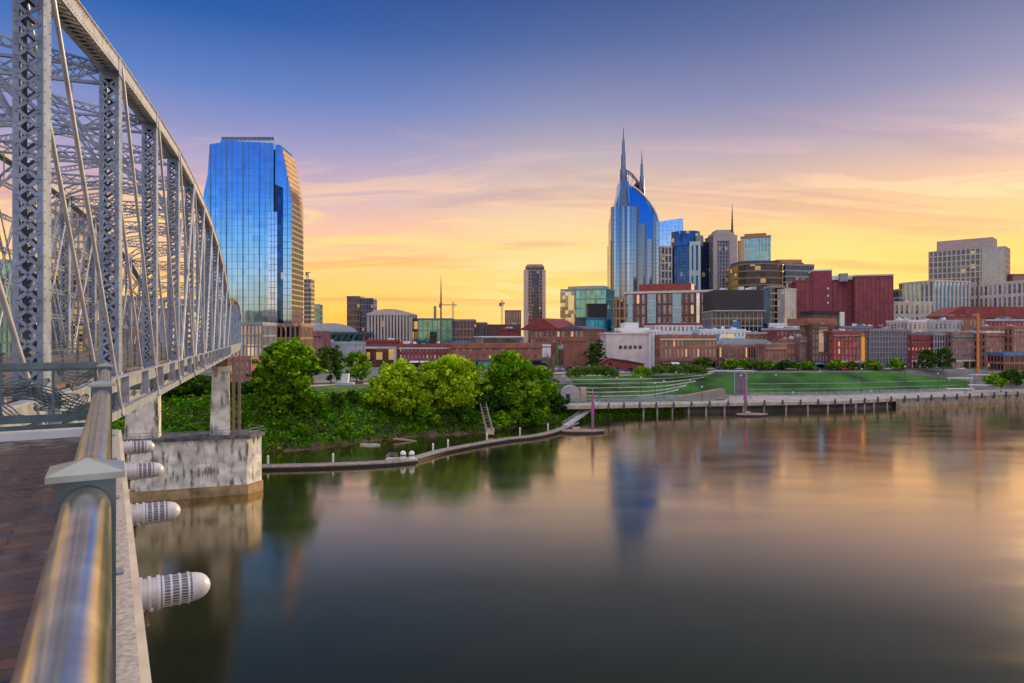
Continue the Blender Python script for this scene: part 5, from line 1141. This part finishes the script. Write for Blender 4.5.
# end panel going back to the bridge
b = MB(); s = SEND; b.bar((-.1, s, -.47), (-4.1, s, -.47), .10, .10, (0, 0, 1)); b.bar((-.1, s, -.535), (-4.1, s, -.535), .05, .04, (0, 0, 1)); b.build('top_rail', railgreen, ra)
b = MB(); b.box(-4.1, -.1, s - .03, s + .03, -1.34, -1.24); b.box(-4.1, -.1, s - .02, s + .02, -1.47, -1.40); b.box(-4.1, -.1, s - .045, s + .045, -1.36, -1.33); b.build('bottom_rail', railgreen, ra)
for sx_ in (0, 1, 2):
    x1 = -.13 - sx_ * 1.33; x0 = x1 - 1.25; b = MB(); rn = random.Random(20 + sx_)
    for x in (x0, x1, (x0 + x1) / 2 + .05): b.box(x - .018, x + .018, s - .012, s + .012, -1.24, -.56)
    cl = lambda p: (min(max(p[0], x0), x1), s, min(max(p[1], -1.24), -.56))
    for k in range(15):      # sheaves of parallel curved slats, like crossed leaves
        cx_ = x0 + .1 + (x1 - x0 - .2) * ((k * .37) % 1); cz = -1.18 + .54 * ((k * .61) % 1); a = rn.choice([-.55, -.15, .3, .6, 1.0, 2.3]); bend = rn.uniform(-.9, .9); Ln = rn.uniform(.22, .38)
        for q_ in range(4):
            off = (q_ - 1.5) * .055; pts = []
            for j in range(7):
                u = (j - 3) / 3; aa = a + bend * u * .5; w_ = off * (1 - u * u * .75)
                pts.append(cl((cx_ + math.cos(aa) * Ln * u - math.sin(a) * w_, cz + math.sin(aa) * Ln * u + math.cos(a) * w_)))
            for p, q in zip(pts, pts[1:]): b.bar(p, q, .02, .017, (0, 0, 1))
    b.build('decorative_panel', railgreen, ra)
# flood lights
lens = mat('louvre_glass', (.12, .13, .20, 1), .25, .3); lampw = mat('lamp_white_enamel', (.52, .51, .57, 1), .35, .1, .12, 8)
for k, Y in enumerate([4.62, 6.70, 8.85, 10.75, 2.4]):
    if k == 4: continue
    ds = Y * RL - .07; lb = ['largest and nearest white capsule floodlight over the water', 'second nearest white capsule floodlight, above the nearest one in view', 'third white capsule floodlight along the ledge', 'farthest small white capsule floodlight by the corner of the ledge'][k]
    loc = R0 + Matrix.Rotation(RA, 3, 'Z') @ Vector((.24, ds, -1.78))
    fl = thing('floodlight', lb, 'floodlight', tuple(loc), RA, 'floodlights along the outside of the platform ledge')
    up = -.02
    MB().tube([(-.02, 0, -.0), (.13, 0, 0)], .105, 24).build('housing', lampw, fl)
    b = MB()
    for x in (.02, .075): b.tube([(x, -.121, .02), (x, -.128, .02)], .012, 6); b.tube([(x, -.1, -.07), (x, -.115, -.08)], .012, 6)
    for x in (.0, .055, .11): b.tube([(x, 0, 0), (x + .022, 0, 0)], .118, 24)
    b.build('collar', lampw, fl)
    MB().tube([(.13, 0, 0), (.26, 0, 0), (.33, 0, 0)], [.100, .098, .092], 24).build('body', lens, fl)
    b = MB()
    for x in (.14, .19, .245, .30): b.tube([(x, 0, 0), (x + .016, 0, 0)], .108, 24)
    for a in range(30): aa = 2 * PI * a / 30; b.bar((.13, .102 * math.cos(aa), .102 * math.sin(aa)), (.33, .096 * math.cos(aa), .096 * math.sin(aa)), .004 if a % 10 else .014, .004)
    b.build('louvre_frame', lampw, fl)
    MB().tube([(.33, 0, 0), (.36, 0, 0), (.40, 0, 0), (.43, 0, 0), (.448, 0, 0), (.455, 0, 0)], [.098, .096, .083, .06, .033, .004], 24).build('nose_cap', lampw, fl)
    b = MB(); b.box(.02, .06, -.01, .01, -.2, -.1); b.box(-.04, .02, -.04, .04, -.16, .02); b.tube([(.04, 0, -.1), (.05, .0, -.22)], .014, 8); b.build('bracket', rust, fl)

# ------------------------------------------------------------------ riverfront
II = lambda px, Y: idx_of_x(px2(px, Y))
tan_edge = mat('boardwalk_edge', (.42, .36, .29, 1), .8, 0, .25, .7)
def ribbon(b, i0, i1, d0, d1, z0, z1, n=60):
    P = []; Q = []
    for k in range(n + 1):
        u = k / n; i = i0 + (i1 - i0) * u; P.append(at(i, d0(u) if callable(d0) else d0)); Q.append(at(i, d1(u) if callable(d1) else d1))
    zz = lambda z, u: z(u) if callable(z) else z
    for k in range(n):
        a, c = k / n, (k + 1) / n
        b.add([(P[k].x, P[k].y, zz(z0, a)), (P[k + 1].x, P[k + 1].y, zz(z0, c)), (Q[k + 1].x, Q[k + 1].y, zz(z0, c)), (Q[k].x, Q[k].y, zz(z0, a)),
               (P[k].x, P[k].y, zz(z1, a)), (P[k + 1].x, P[k + 1].y, zz(z1, c)), (Q[k + 1].x, Q[k + 1].y, zz(z1, c)), (Q[k].x, Q[k].y, zz(z1, a))],
              [(4, 5, 6, 7), (0, 1, 5, 4), (3, 7, 6, 2), (0, 3, 2, 1)])
bw = thing('boardwalk', 'riverside boardwalk on piles with pale edge beam', 'boardwalk', (0, 0, 0)); iA, iB, iC = idx_of_x(15), II(896, 250), idx_of_x(420)
BZ = lambda u: 3.3 + 1.7 * max(0, 1 - u / .45) ** 1.3
b = MB(); ribbon(b, iA, iB, -2.2, 7.5, lambda u: BZ(u) - .4, BZ, 110); b.build('deck', promm, bw)
b = MB(); ribbon(b, iA, iB, -2.6, -2.2, lambda u: BZ(u) - .95, lambda u: BZ(u) + .07, 110); b.build('edge_beam', tan_edge, bw)
for k in range(8, 24):
    i = iA + (iB - iA) * (k + .5) / 24; p = at(i, -1.6); q = at(i, 3); c = MB(); c.tube([(p.x, p.y, -2), (p.x, p.y, 2.9)], .32, 8); c.tube([(q.x, q.y, -2), (q.x, q.y, 2.9)], .32, 8); c.bar((p.x, p.y, 2.6), (q.x, q.y, 2.6), .5, .5); c.build('pile', tan_edge, bw)
qw = thing('quay_wall', 'solid tan quay wall holding the promenade on the right', 'quay wall', (0, 0, 0))
b = MB(); ribbon(b, iB, iC, -2.2, 7.5, -2, 2.95, 60); b.build('wall', mat('tan_quay', (.30, .24, .18, 1), .85, 0, .3, .4, .2, 2, stain=.6), qw); b = MB(); ribbon(b, iB, iC, -2.6, 7.5, 2.96, 3.35, 60); b.build('coping', promm, qw)
# bollard posts along the edge
bp_ = thing('edge_post', 'dark square mooring post on the promenade edge', 'mooring post', (0, 0, 0), 0, 'mooring posts along the promenade edge')
MB().box(-.24, .24, -.24, .24, -1.3, .8).build('shaft', darkgrey, bp_); MB().box(-.3, .3, -.3, .3, .8, .9).build('post_cap', midgrey, bp_)
spots = []
for k in range(36):
    i = iA + 2 + (idx_of_x(212) - iA - 2) * k / 35.0; spots.append(i)
# even spacing by arc length
arc = [0]
for a, c in zip(shp, shp[1:]): arc.append(arc[-1] + (c - a).length)
def idx_arc(s):
    for k in range(len(arc) - 1):
        if arc[k] <= s <= arc[k + 1]: return k + (s - arc[k]) / (arc[k + 1] - arc[k])
    return len(arc) - 1.01
arcat = lambda i: arc[int(i)] + (arc[min(int(i) + 1, len(arc) - 1)] - arc[int(i)]) * (i - int(i))
sA, sB = arcat(idx_of_x(24)), arcat(idx_of_x(214)); n = 31
for k in range(n):
    i = idx_arc(sA + (sB - sA) * k / (n - 1)); p = at(i, -2.95); zb = BZ(max(0, min(1, (i - iA) / (iB - iA))))
    if k == 0: bp_.location = (p.x, p.y, zb)
    else: dup(bp_, (p.x, p.y, zb), 0)
# rail fence between posts
rf = thing('promenade_railing', 'low grey railing along the back of the boardwalk', 'railing', (0, 0, 0)); b = MB()
RI = idx_of_x(82); zr = lambda u: BZ(min(1, u * (RI - iA) / (iB - iA)))
for z in (.5, .9, 1.3): ribbon(b, iA, RI, 7.6, 7.7, lambda u, z=z: zr(u) + z, lambda u, z=z: zr(u) + z + .07, 50)
for k in range(40): p = at(iA + (idx_of_x(82) - iA) * k / 39, 7.65); b.box(p.x - .06, p.x + .06, p.y - .06, p.y + .06, zr(k / 39) - .1, zr(k / 39) + 1.4)
b.build('rails', mat('grey_green_rail', (.20, .26, .26, 1), .5), rf)
rf = thing('lawn_fence', 'thin pale fence along the foot of the big lawn', 'fence', (0, 0, 0)); b = MB()
ribbon(b, IL0, idx_of_x(190), 24.4, 24.5, 4.5, 4.6, 60)
for k in range(34): p = at(IL0 + (idx_of_x(190) - IL0) * k / 33, 24.45); b.box(p.x - .07, p.x + .07, p.y - .07, p.y + .07, 3.5, 4.8)
b.build('rails', lightgrey, rf)
# terraces: concrete seat steps curving across the slope
conc2 = mat('terrace_concrete', (.58, .54, .52, 1), .8, 0, .12, .5)
TT = ['lowest', 'second', 'third', 'fourth', 'fifth', 'topmost']
for k in range(6):
    d = 25 + k * 5.2; i0_, i1_ = idx_of_x(33), idx_of_x(58 + k * 2.4); t = thing('terrace_step', TT[k] + ' pale curved concrete step of the grass terraces', 'terrace step', (0, 0, 0), 0, 'terrace steps beside the lawn')
    dd = lambda u, d=d, k=k: d + (max(0, u - .6) / .4) ** 2 * 7
    b = MB(); n = 44
    for j in range(n):
        u0, u1 = j / n, (j + 1) / n; a = at(i0_ + (i1_ - i0_) * u0, dd(u0)); c = at(i0_ + (i1_ - i0_) * u1, dd(u1)); ha = Hgt(i0_ + (i1_ - i0_) * u0, dd(u0)); hc = Hgt(i0_ + (i1_ - i0_) * u1, dd(u1))
        b.bar((a.x, a.y, ha + .1), (c.x, c.y, hc + .1), .55, .62)
    b.build('seat_wall', conc2, t)
# terrace walls (green shaded) between
for k, (a, c, d0_, h_, lb) in enumerate([(28, 70, 10.5, 1.2, 'long pale wall behind the boardwalk railing'), (30, 74, 17.5, 1.0, 'second low terrace wall above the boardwalk'), (96, 176, 21.5, .5, 'long low kerb wall at the foot of the big lawn')]):
    t = thing('retaining_wall', lb, 'wall', (0, 0, 0)); b = MB(); ribbon(b, idx_of_x(a), idx_of_x(c), d0_, d0_ + .5, 1.5, lambda u, d=d0_, h=h_: lerp_tab(TR, d) + h, 40); b.build('wall', mat('grey_green_wall', (.27, .33, .30, 1), .85, 0, .2, .5), t)
for k, (d0_, lb) in enumerate([(31.5, 'lower pale kerb line crossing the big lawn'), (38.5, 'upper pale kerb line crossing the big lawn')]):
    t = thing('lawn_kerb', lb, 'kerb', (0, 0, 0)); q = MB(); n = 70; ia, ib = IL0 + .3, idx_of_x(170 - k * 6)
    for j in range(n):
        p, s_ = at(ia + (ib - ia) * j / n, d0_), at(ia + (ib - ia) * (j + 1) / n, d0_); z = lerp_tab(TR, d0_) + .2; q.bar((p.x, p.y, z), (s_.x, s_.y, z), .35, .3)
    q.build('kerb_stone', mat('grey_green_wall', (.27, .33, .30, 1), .85, 0, .2, .5), t)
# central stairs
st = thing('park_stairs', 'wide grey stairs between the terraces and the big lawn', 'stairs', (0, 0, 0)); b = MB(); ca, cb_ = idx_of_x(76), idx_of_x(80.5)
for k in range(26): d = 25 + k * 1.12; ribbon(b, ca, cb_, d, d + 1.2, lerp_tab(TR, d) - .5, lerp_tab(TR, d) + .22, 4)
b.build('steps', mat('stair_grey', (.13, .115, .12, 1), .85), st)
for i_ in (ca, cb_):
    b = MB()
    for k in range(9): a = at(i_, 25 + k * 3.2); c = at(i_, 25 + (k + 1) * 3.2); b.bar((a.x, a.y, lerp_tab(TR, 25 + k * 3.2) + .3), (c.x, c.y, lerp_tab(TR, 28.2 + k * 3.2) + .2), .3, .5)
    b.build('cheek_wall', midgrey, st)
lw = thing('dark_stage', 'low dark platform at the head of the park stairs', 'stage', (px2(731, 286), 286, 10.2)); MB().slab([(-6.5, 1.0), (-5.2, -.8), (8.2, -.8), (9.5, 1.0)], -2, 4).build('base', midgrey, lw); MB().box(-7, 10, -2.3, 4.3, 1.0, 1.25).build('top_slab', lightgrey, lw)
pa = thing('planter_wall', 'wooden-edged wedge planter at the bottom of the park stairs', 'planter', (px2(716, 246), 246, 3.3)); MB().slab([(-14, 0), (3, 0), (3, 3.6), (1, 3.6), (-14, .8)], -1, 2).build('wall', mat('weathered_wood', (.30, .24, .20, 1), .85), pa)
MB().box(-13, 1.5, -1.15, -1.0, 0, .4).build('base_board', tan, pa)
kb = thing('stone_kiosk', 'small rounded grey stone kiosk at the left end of the terraces', 'kiosk', (px2(571, 226), 226, 4)); n = 10
MB().slab([(-3.2, 0), (3.2, 0)] + [(3.2 * math.cos(PI * k / n), 2.6 + 3.0 * math.sin(PI * k / n)) for k in range(n + 1)], 0, 4).build('wall', mat('kiosk_stone', (.40, .36, .38, 1), .8), kb); MB().box(-1.7, -.4, -.06, -.01, 0, 2.8).build('doorway', black, kb); MB().box(3.25, 5.0, -.3, 2, 0, 5).build('chimney_block', mat('pink_stone', (.50, .32, .27, 1), .8), kb)

# pink plaza strip and pavement in front of the street
patch('plaza_paving', idx_of_x(22), idx_of_x(78), 54.2, 59.6, mat('pink_paving', (.46, .32, .33, 1), .85, 0, .15, .4), .22, 60, 2)
patch('street', idx_of_x(20), idx_of_x(330), 60.4, 74, asph, .12, 120, 3)
patch('side_plaza', idx_of_x(178), idx_of_x(260), 24, 58, mat('grey_paving', (.16, .15, .16, 1), .85, 0, .3, .3), .1, 40, 10)
for k in range(5):
    t = thing('plaza_bench', ['nearest', 'second', 'third', 'fourth', 'farthest'][k] + ' long white bench slab on the dark plaza at the right edge', 'bench', (px2(960 + (k % 3) * 22, 262 + k * 6), 262 + k * 6, 5.3 + k * 1.0), -.1, 'white benches on the dark plaza')
    MB().box(-5, 5, -.5, .5, .35, .65).build('seat', white, t)
    for x in (-4.2, 4.2): MB().box(x - .2, x + .2, -.4, .4, -.6, .35).build('leg', lightgrey, t)

# lamp posts
lp = thing('lamp_post', 'slim dark lamp post on the riverfront park', 'lamp post', (0, 0, 0), 0, 'lamp posts of the riverfront park')
MB().tube([(0, 0, 0), (0, 0, 6.4)], .13, 8, .08).build('pole', darkgrey, lp); MB().tube([(0, 0, 6.3), (0, 0, 6.5), (0, 0, 6.95)], [.15, .36, .1], 10).build('lamp_head', white, lp); MB().tube([(0, 0, 0), (0, 0, .6)], .24, 8, .2).build('base', darkgrey, lp)
LP = [(600, 246), (617, 250), (641, 254), (664, 246), (690, 250), (676, 262), (702, 236), (741, 260), (776, 262), (820, 268), (862, 275), (905, 284), (938, 280), (965, 270), (1001, 278), (655, 240)]
for k, (px, Y) in enumerate(LP):
    x = px2(px, Y); z = ground_z(x, Y)
    if k == 0: lp.location = (x, Y, z)
    else: dup(lp, (x, Y, z))
# cars
def car(name, label, m, loc, rz, group):
    r = thing(name, label, 'car', loc, rz, group); b = MB()
    prof = [(-2.2, .35), (2.2, .35), (2.25, .8), (1.95, .92), (1.1, 1.0), (-1.75, 1.02), (-2.2, .9)]
    b.slab(prof, -.88, .88); b.build('body', m, r)
    MB().slab([(-1.55, 1.0), (1.05, .99), (.35, 1.46), (-1.05, 1.48)], -.76, .76).build('cabin_glass', gdark, r); MB().slab([(-1.02, 1.485), (.32, 1.465), (.28, 1.52), (-.98, 1.53)], -.72, .72).build('roof', m, r)
    for x in (-1.4, 1.4):
        for y in (-.9, .72): w = MB().tube([(x, y, .34), (x, y + .18, .34)], .34, 12).build('wheel', black, r); MB().tube([(x, y - .01, .34), (x, y + .19, .34)], .17, 8).build('rim', lightgrey, w)
    for y in (-.6, .6): MB().box(2.22, 2.27, y - .17, y + .17, .62, .78).build('headlight', white, r)
    for y in (-.6, .6): MB().box(-2.24, -2.19, y - .17, y + .17, .68, .84).build('tail_light', redroof, r)
    return r
cm = {'white': mat('car_white', (.7, .7, .72, 1), .25), 'silver': mat('car_silver', (.4, .42, .46, 1), .25, .5), 'blue': mat('car_blue', (.04, .12, .4, 1), .25), 'dark': mat('car_dark', (.03, .03, .04, 1), .25), 'red': mat('car_red', (.4, .03, .04, 1), .25)}
GC = 'cars parked and moving along the riverfront street'
protos = {}
CS = [(556, 300, 'white', 'white car parked left of the red gabled shed'), (563, 298, 'silver', 'silver car between the brick block and the red gabled shed'), (570, 298, 'dark', 'dark car near the olive hedge mound'), (578, 298, 'white', 'white car in front of the narrow brick block'),
      (586, 296, 'silver', 'silver car just left of the red gabled shed'), (594, 298, 'red', 'red car at the left foot of the red gabled shed'), (601, 288, 'blue', 'blue car in front of the red gabled shed'), (616, 286, 'blue', 'second blue car in front of the red gabled shed'), (629, 286, 'dark', 'dark car at the right foot of the red gabled shed'),
      (668, 296, 'white', 'white car below the orange brick building'), (676, 296, 'silver', 'silver car second from left below the orange brick building'), (684, 297, 'white', 'white car in the middle below the orange brick building'), (692, 297, 'dark', 'dark car below the orange brick building'), (700, 298, 'white', 'white car at the right end below the orange brick building'), (709, 298, 'silver', 'silver car left of the long curved building'),
      (722, 300, 'dark', 'dark car under the first street trees'), (738, 298, 'silver', 'silver car in front of the long curved building'), (754, 298, 'dark', 'dark car in front of the long curved building'), (790, 298, 'silver', 'silver car in front of the pink corner building'), (816, 298, 'dark', 'dark car below the tall dark brick building'), (845, 298, 'red', 'red car below the red framed facade'),
      (886, 298, 'silver', 'silver car below the netted building'), (960, 299, 'white', 'white car left of the orange pole'), (990, 299, 'silver', 'silver car right of the orange pole'), (1003, 298, 'white', 'white car beside the low dark shed'),
      (412, 268, 'white', 'white car in the lot behind the lime trees, leftmost'), (419, 272, 'dark', 'dark car in the lot behind the lime trees'), (427, 266, 'silver', 'silver car in the lot behind the wide lime tree'), (434, 276, 'red', 'red car in the lot behind the wide lime tree'), (404, 276, 'silver', 'silver car near the dark low shop'), (444, 270, 'white', 'white car in the lot, rightmost')]
for px, Y, c, lb in CS:
    x = px2(px, Y); z = 11.15; rz = random.choice([.05, 3.2, .0, 3.1]) + .28
    if c not in protos: protos[c] = car('car', lb, cm[c], (x, Y, z), rz, GC)
    else: dup(protos[c], (x, Y, z), rz, lb)
# statue / plinth in the park
s_ = thing('park_monument', 'small white plinth block beside the pink park path', 'monument', (px2(345, 208), 208, 11)); MB().box(-2.6, 2.6, -1.5, 1.5, 0, .9).build('base', lightgrey, s_); MB().slab([(-1.1, .9), (1.0, .9), (1.3, 3.6), (-.8, 3.4)], -.8, .8).build('block', white, s_)
bn = thing('park_bench', 'dark bench beside the white plinth in the park', 'bench', (px2(359, 208), 208, 11)); MB().box(-1.2, 1.2, -.3, .3, .4, .5).build('seat', darkgrey, bn); MB().box(-1.2, 1.2, .25, .33, .5, .95).build('backrest', darkgrey, bn)
for x in (-1, 1): MB().box(x - .06, x + .06, -.25, .25, 0, .4).build('leg', darkgrey, bn)

# ------------------------------------------------------------------ floating walkway on the water
WP = [(250, 467), (300, 466), (345, 464.5), (385, 462.5), (414, 460)]
WQ = [(415, 458.5), (440, 451.5), (470, 445.5), (505, 439.5), (535, 436), (556, 431), (576, 423)]
wy = lambda py: F * (EYE - .5) / (py - HORIZ)
wpt = lambda px, py: Vector((px2(px, wy(py)), wy(py)))
def floatway(name, label, pts, w):
    r = thing(name, label, 'floating walkway', (0, 0, 0)); P = catmull([tuple(wpt(*q)) for q in pts], 6); b = MB(); c = MB(); rl = MB()
    for p, q in zip(P, P[1:]):
        b.bar((p.x, p.y, .55), (q.x, q.y, .55), w, .18); c.bar((p.x, p.y, .2), (q.x, q.y, .2), w - .5, .5); 
        n_ = Vector((-(q - p).y, (q - p).x)).normalized() * (w / 2 - .1)
        for sg in (-1, 1): rl.bar((p.x + n_.x * sg, p.y + n_.y * sg, .72), (q.x + n_.x * sg, q.y + n_.y * sg, .72), .2, .16)
    b.build('deck', mat('grey_boards', (.30, .27, .26, 1), .85, 0, .25, 1.2), r); c.build('floats', black, r); rl.build('curb', tan_edge, r); return P
Pa = floatway('floating_walkway', 'straight left part of the floating walkway leaving the pier', WP, 2.4)
Pb = floatway('floating_walkway', 'right part of the floating walkway curving up to the moored barge', WQ, 2.0)
pb = thing('walkway_pile', 'white capped pile along the floating walkway', 'pile', (0, 0, 0), 0, 'white piles beside the floating walkway'); MB().tube([(0, 0, -3), (0, 0, 2.0)], .2, 10).build('shaft', white, pb); MB().tube([(0, 0, 2.0), (0, 0, 2.3)], .24, 10, .05).build('pile_cap', white, pb)
for k, (px, py) in enumerate([(268, 464), (333, 462), (448, 447), (487, 440), (520, 434), (433, 451), (548, 430)]):
    v = wpt(px, py)
    if k == 0: pb.location = (v.x, v.y, 0)
    else: dup(pb, (v.x, v.y, 0))
# gangway from the landing down to the walkway
gw = thing('gangway', 'curved grey gangway descending from the promenade to the walkway', 'gangway', (0, 0, 0)); G = catmull([tuple(wpt(566, 427)), tuple(wpt(580, 420)), (px2(590, 218), 218), (px2(598, 222), 222)], 6); b = MB(); rl = MB()
nG = len(G)
for k, (p, q) in enumerate(zip(G, G[1:])):
    z0 = .8 + 3.9 * (k / nG) ** 1.3; z1 = .8 + 3.9 * ((k + 1) / nG) ** 1.3; b.bar((p.x, p.y, z0), (q.x, q.y, z1), 2.2, .25); n_ = Vector((-(q - p).y, (q - p).x)).normalized() * 1.0
    for sg in (-1, 1):
        for dz in (.5, 1.0): rl.bar((p.x + n_.x * sg, p.y + n_.y * sg, z0 + dz), (q.x + n_.x * sg, q.y + n_.y * sg, z1 + dz), .08, .08)
        rl.bar((p.x + n_.x * sg, p.y + n_.y * sg, z0), (p.x + n_.x * sg, p.y + n_.y * sg, z0 + 1.05), .08, .08)
b.build('walkway', lightgrey, gw); rl.build('handrail', lightgrey, gw)
og = thing('collapsed_gangway', 'old broken gangway lying down the bank between the lime and dark trees', 'gangway', (0, 0, 0)); a = wpt(490, 434); b = MB(); A = Vector((a.x, a.y, .7)); B_ = Vector((a.x - 2.6, a.y + 13, 7.6))
for dx in (-.8, .8): b.bar(A + Vector((dx, 0, 0)), B_ + Vector((dx, 0, 0)), .22, .22); b.bar(A + Vector((dx, 0, 1)), B_ + Vector((dx, 0, 1)), .14, .14)
for k in range(12): p = A.lerp(B_, k / 11); b.bar(p + Vector((-.8, 0, 0)), p + Vector((.8, 0, 0)), .14, .14); b.bar(p + Vector((.8, 0, 0)), p + Vector((.8, 0, 1)), .1, .1); b.bar(p + Vector((-.8, 0, 0)), p + Vector((-.8, 0, 1)), .1, .1)
b.build('frame', mat('old_grey_wood', (.30, .26, .24, 1), .85), og); MB().bar(A + Vector((0, -1, -.2)), A + Vector((0, 2.5, .9)), 2.2, .25).build('landing_board', tan, og)
lg = thing('driftwood_log', 'pale driftwood log at the foot of the leftmost lime tree', 'log', (px2(402, 168), 168.5, .3), .2); MB().tube([(-2.2, 0, .3), (0, .2, .1), (3.5, -.3, -.3)], [.28, .34, .12], 8).build('trunk', mat('driftwood', (.32, .24, .18, 1), .9), lg)
MB().tube([(-1.2, 0, .3), (-1.8, .3, 1.4)], .12, 6, .04).build('branch', MATS['driftwood'], lg)
lg = thing('half_sunk_skiff', 'small grey skiff half sunk by the weeds left of the driftwood log', 'boat', (px2(370, 162), 162.5, 0), -.1); b = MB(); n = 8
pr_ = [(-2.4 + 4.8 * k / n, .75 * math.sin(PI * min(1, .15 + k / n * .85)) ** .6) for k in range(n + 1)]; b.prism([(x, -y) for x, y in pr_] + [(x, y) for x, y in pr_[::-1]], -.2, .35); b.build('hull', lightgrey, lg); MB().box(-.9, .5, -.6, .6, .36, .42).build('thwart', midgrey, lg)
# work raft
wr = thing('work_raft', 'small work raft with two white tanks at the joint of the floating walkway', 'raft', (*wpt(402, 459.5), .3)); MB().box(-3.2, 3.2, -1.3, 1.3, 0, .45).build('deck', tan_edge, wr)
for x in (.2, 2.0): w_ = MB().tube([(x, 0, .45), (x, 0, 1.7), (x, 0, 2.0)], [.55, .55, .2], 14).build('tank', white, wr); MB().tube([(x, 0, .9), (x, 0, 1.3)], .57, 14).build('blue_band', blueroof, w_)
b = MB()
for x in (-3, -1.2): b.box(x - .05, x + .05, -1.2, -1.1, .45, 1.4); b.box(x - .05, x + .05, 1.1, 1.2, .45, 1.4)
b.box(-3, -1.2, -1.18, -1.12, 1.3, 1.38); b.box(-3, -1.2, 1.12, 1.18, 1.3, 1.38); b.build('handrail', lightgrey, wr)
# moored barges with banner masts
def barge(label, px, py, L_, topy, mastx, seed):
    v = wpt(px, py); r = thing('mast_barge', label, 'barge', (v.x, v.y, 0), .05); n = 8
    def hull(e, z0, z1, m, nm): pp = [(-L_ - e, -.6), (-L_ * .6, -1.7 - e), (L_ * .45, -1.9 - e), (L_ + e, -.3), (L_ + e, .3), (L_ * .45, 1.9 + e), (-L_ * .6, 1.7 + e), (-L_ - e, .6)]; MB().prism(pp, z0, z1).build(nm, m, r)
    hull(0, -.5, .5, black, 'hull'); hull(.15, .5, .8, mat('barge_deck', (.34, .24, .21, 1), .85), 'deck')
    H = pz(topy, v.y); MB().tube([(mastx, 0, .8), (mastx, 0, H * .45)], .42, 10, .38).build('lower_mast', mat('barge_mast', (.22, .13, .15, 1), .7), r)
    MB().tube([(mastx, 0, H * .4), (mastx, 0, H * .9)], .5, 8, .12).build('banner', mat('magenta_banner', (.42, .07, .30, 1), .7), r); MB().tube([(mastx, 0, H * .9), (mastx, 0, H)], .08, 6).build('tip', lightgrey, r)
    b = MB(); b.bar((mastx, 0, H * .55), (L_ * .8, 0, .8), .06, .06); b.bar((mastx, 0, H * .55), (-L_ * .8, 0, .8), .06, .06); b.build('stay', darkgrey, r)
    MB().box(-L_ * .5, -L_ * .15, -.8, .8, .8, 1.5).build('locker', mat('locker_tan', (.45, .33, .27, 1), .8), r)
barge('moored barge with purple banner mast beside the curved gangway', 583, 431, 5.6, 388, 2.6, 1)
barge('moored barge with purple banner mast in front of the stairs', 752, 414.5, 5.0, 371, -2.2, 2)
# a few walkers on the promenade
def person(label, loc, rz, m, leg=mat('dark_trousers', (.04, .04, .06, 1), .9)):
    me = bpy.data.meshes.new('body'); V = [(0, 0, .95), (0, 0, 1.2), (0, 0, 1.42), (0, .01, 1.52), (0, .02, 1.66), (.1, 0, .9), (.12, .1, .5), (.12, .04, .06), (.12, .14, .03), (-.1, 0, .9), (-.12, -.08, .5), (-.12, -.2, .08), (-.12, -.1, .03), (.19, 0, 1.4), (.25, -.05, 1.12), (.25, .06, .86), (-.19, 0, 1.4), (-.25, .05, 1.12), (-.25, .12, .87)]
    E = [(0, 1), (1, 2), (2, 3), (3, 4), (0, 5), (5, 6), (6, 7), (7, 8), (0, 9), (9, 10), (10, 11), (11, 12), (2, 13), (13, 14), (14, 15), (2, 16), (16, 17), (17, 18)]
    me.from_pydata(V, E, []); o = bpy.data.objects.new('person', me); COL.objects.link(o); me.materials.append(m); md = o.modifiers.new('skin', 'SKIN')
    R = [.14, .14, .15, .055, .1, .09, .06, .04, .035, .09, .06, .04, .035, .06, .045, .035, .06, .045, .035]
    for k, rr in enumerate(R): me.skin_vertices[0].data[k].radius = (rr, rr * .8)
    me.skin_vertices[0].data[0].use_root = True; s2 = o.modifiers.new('sub', 'SUBSURF'); s2.levels = 1; s2.render_levels = 1
    o.location = loc; o.rotation_euler = (0, 0, rz); tag(o, label, 'person', 'walkers along the foot of the lawn')
    b = MB(); b.tube([(0, .02, 1.70), (0, .02, 1.78), (0, .02, 1.81)], [.115, .1, .03], 10); b.build('hair', mat('dark_hair', (.03, .02, .02, 1), .8), o)
for k, (px, c, lb) in enumerate([(774, white, 'person in white standing at the foot of the lawn, leftmost walker'), (789, orange, 'person in orange at the foot of the lawn'), (803, orange, 'person in orange, second from the left pair on the lawn path'), (846, mat('dark_coat', (.1, .05, .05, 1), .9), 'person in a dark coat at the foot of the lawn'), (858, white, 'person in white, rightmost walker by the lawn')]):
    Y = px2(px, 262) * 0; i = idx_of_x(px2(px, 254)); v = at(i, 22.6); person(lb, (v.x, v.y, Hgt(i, 22.6) + .06), k * .9, c)
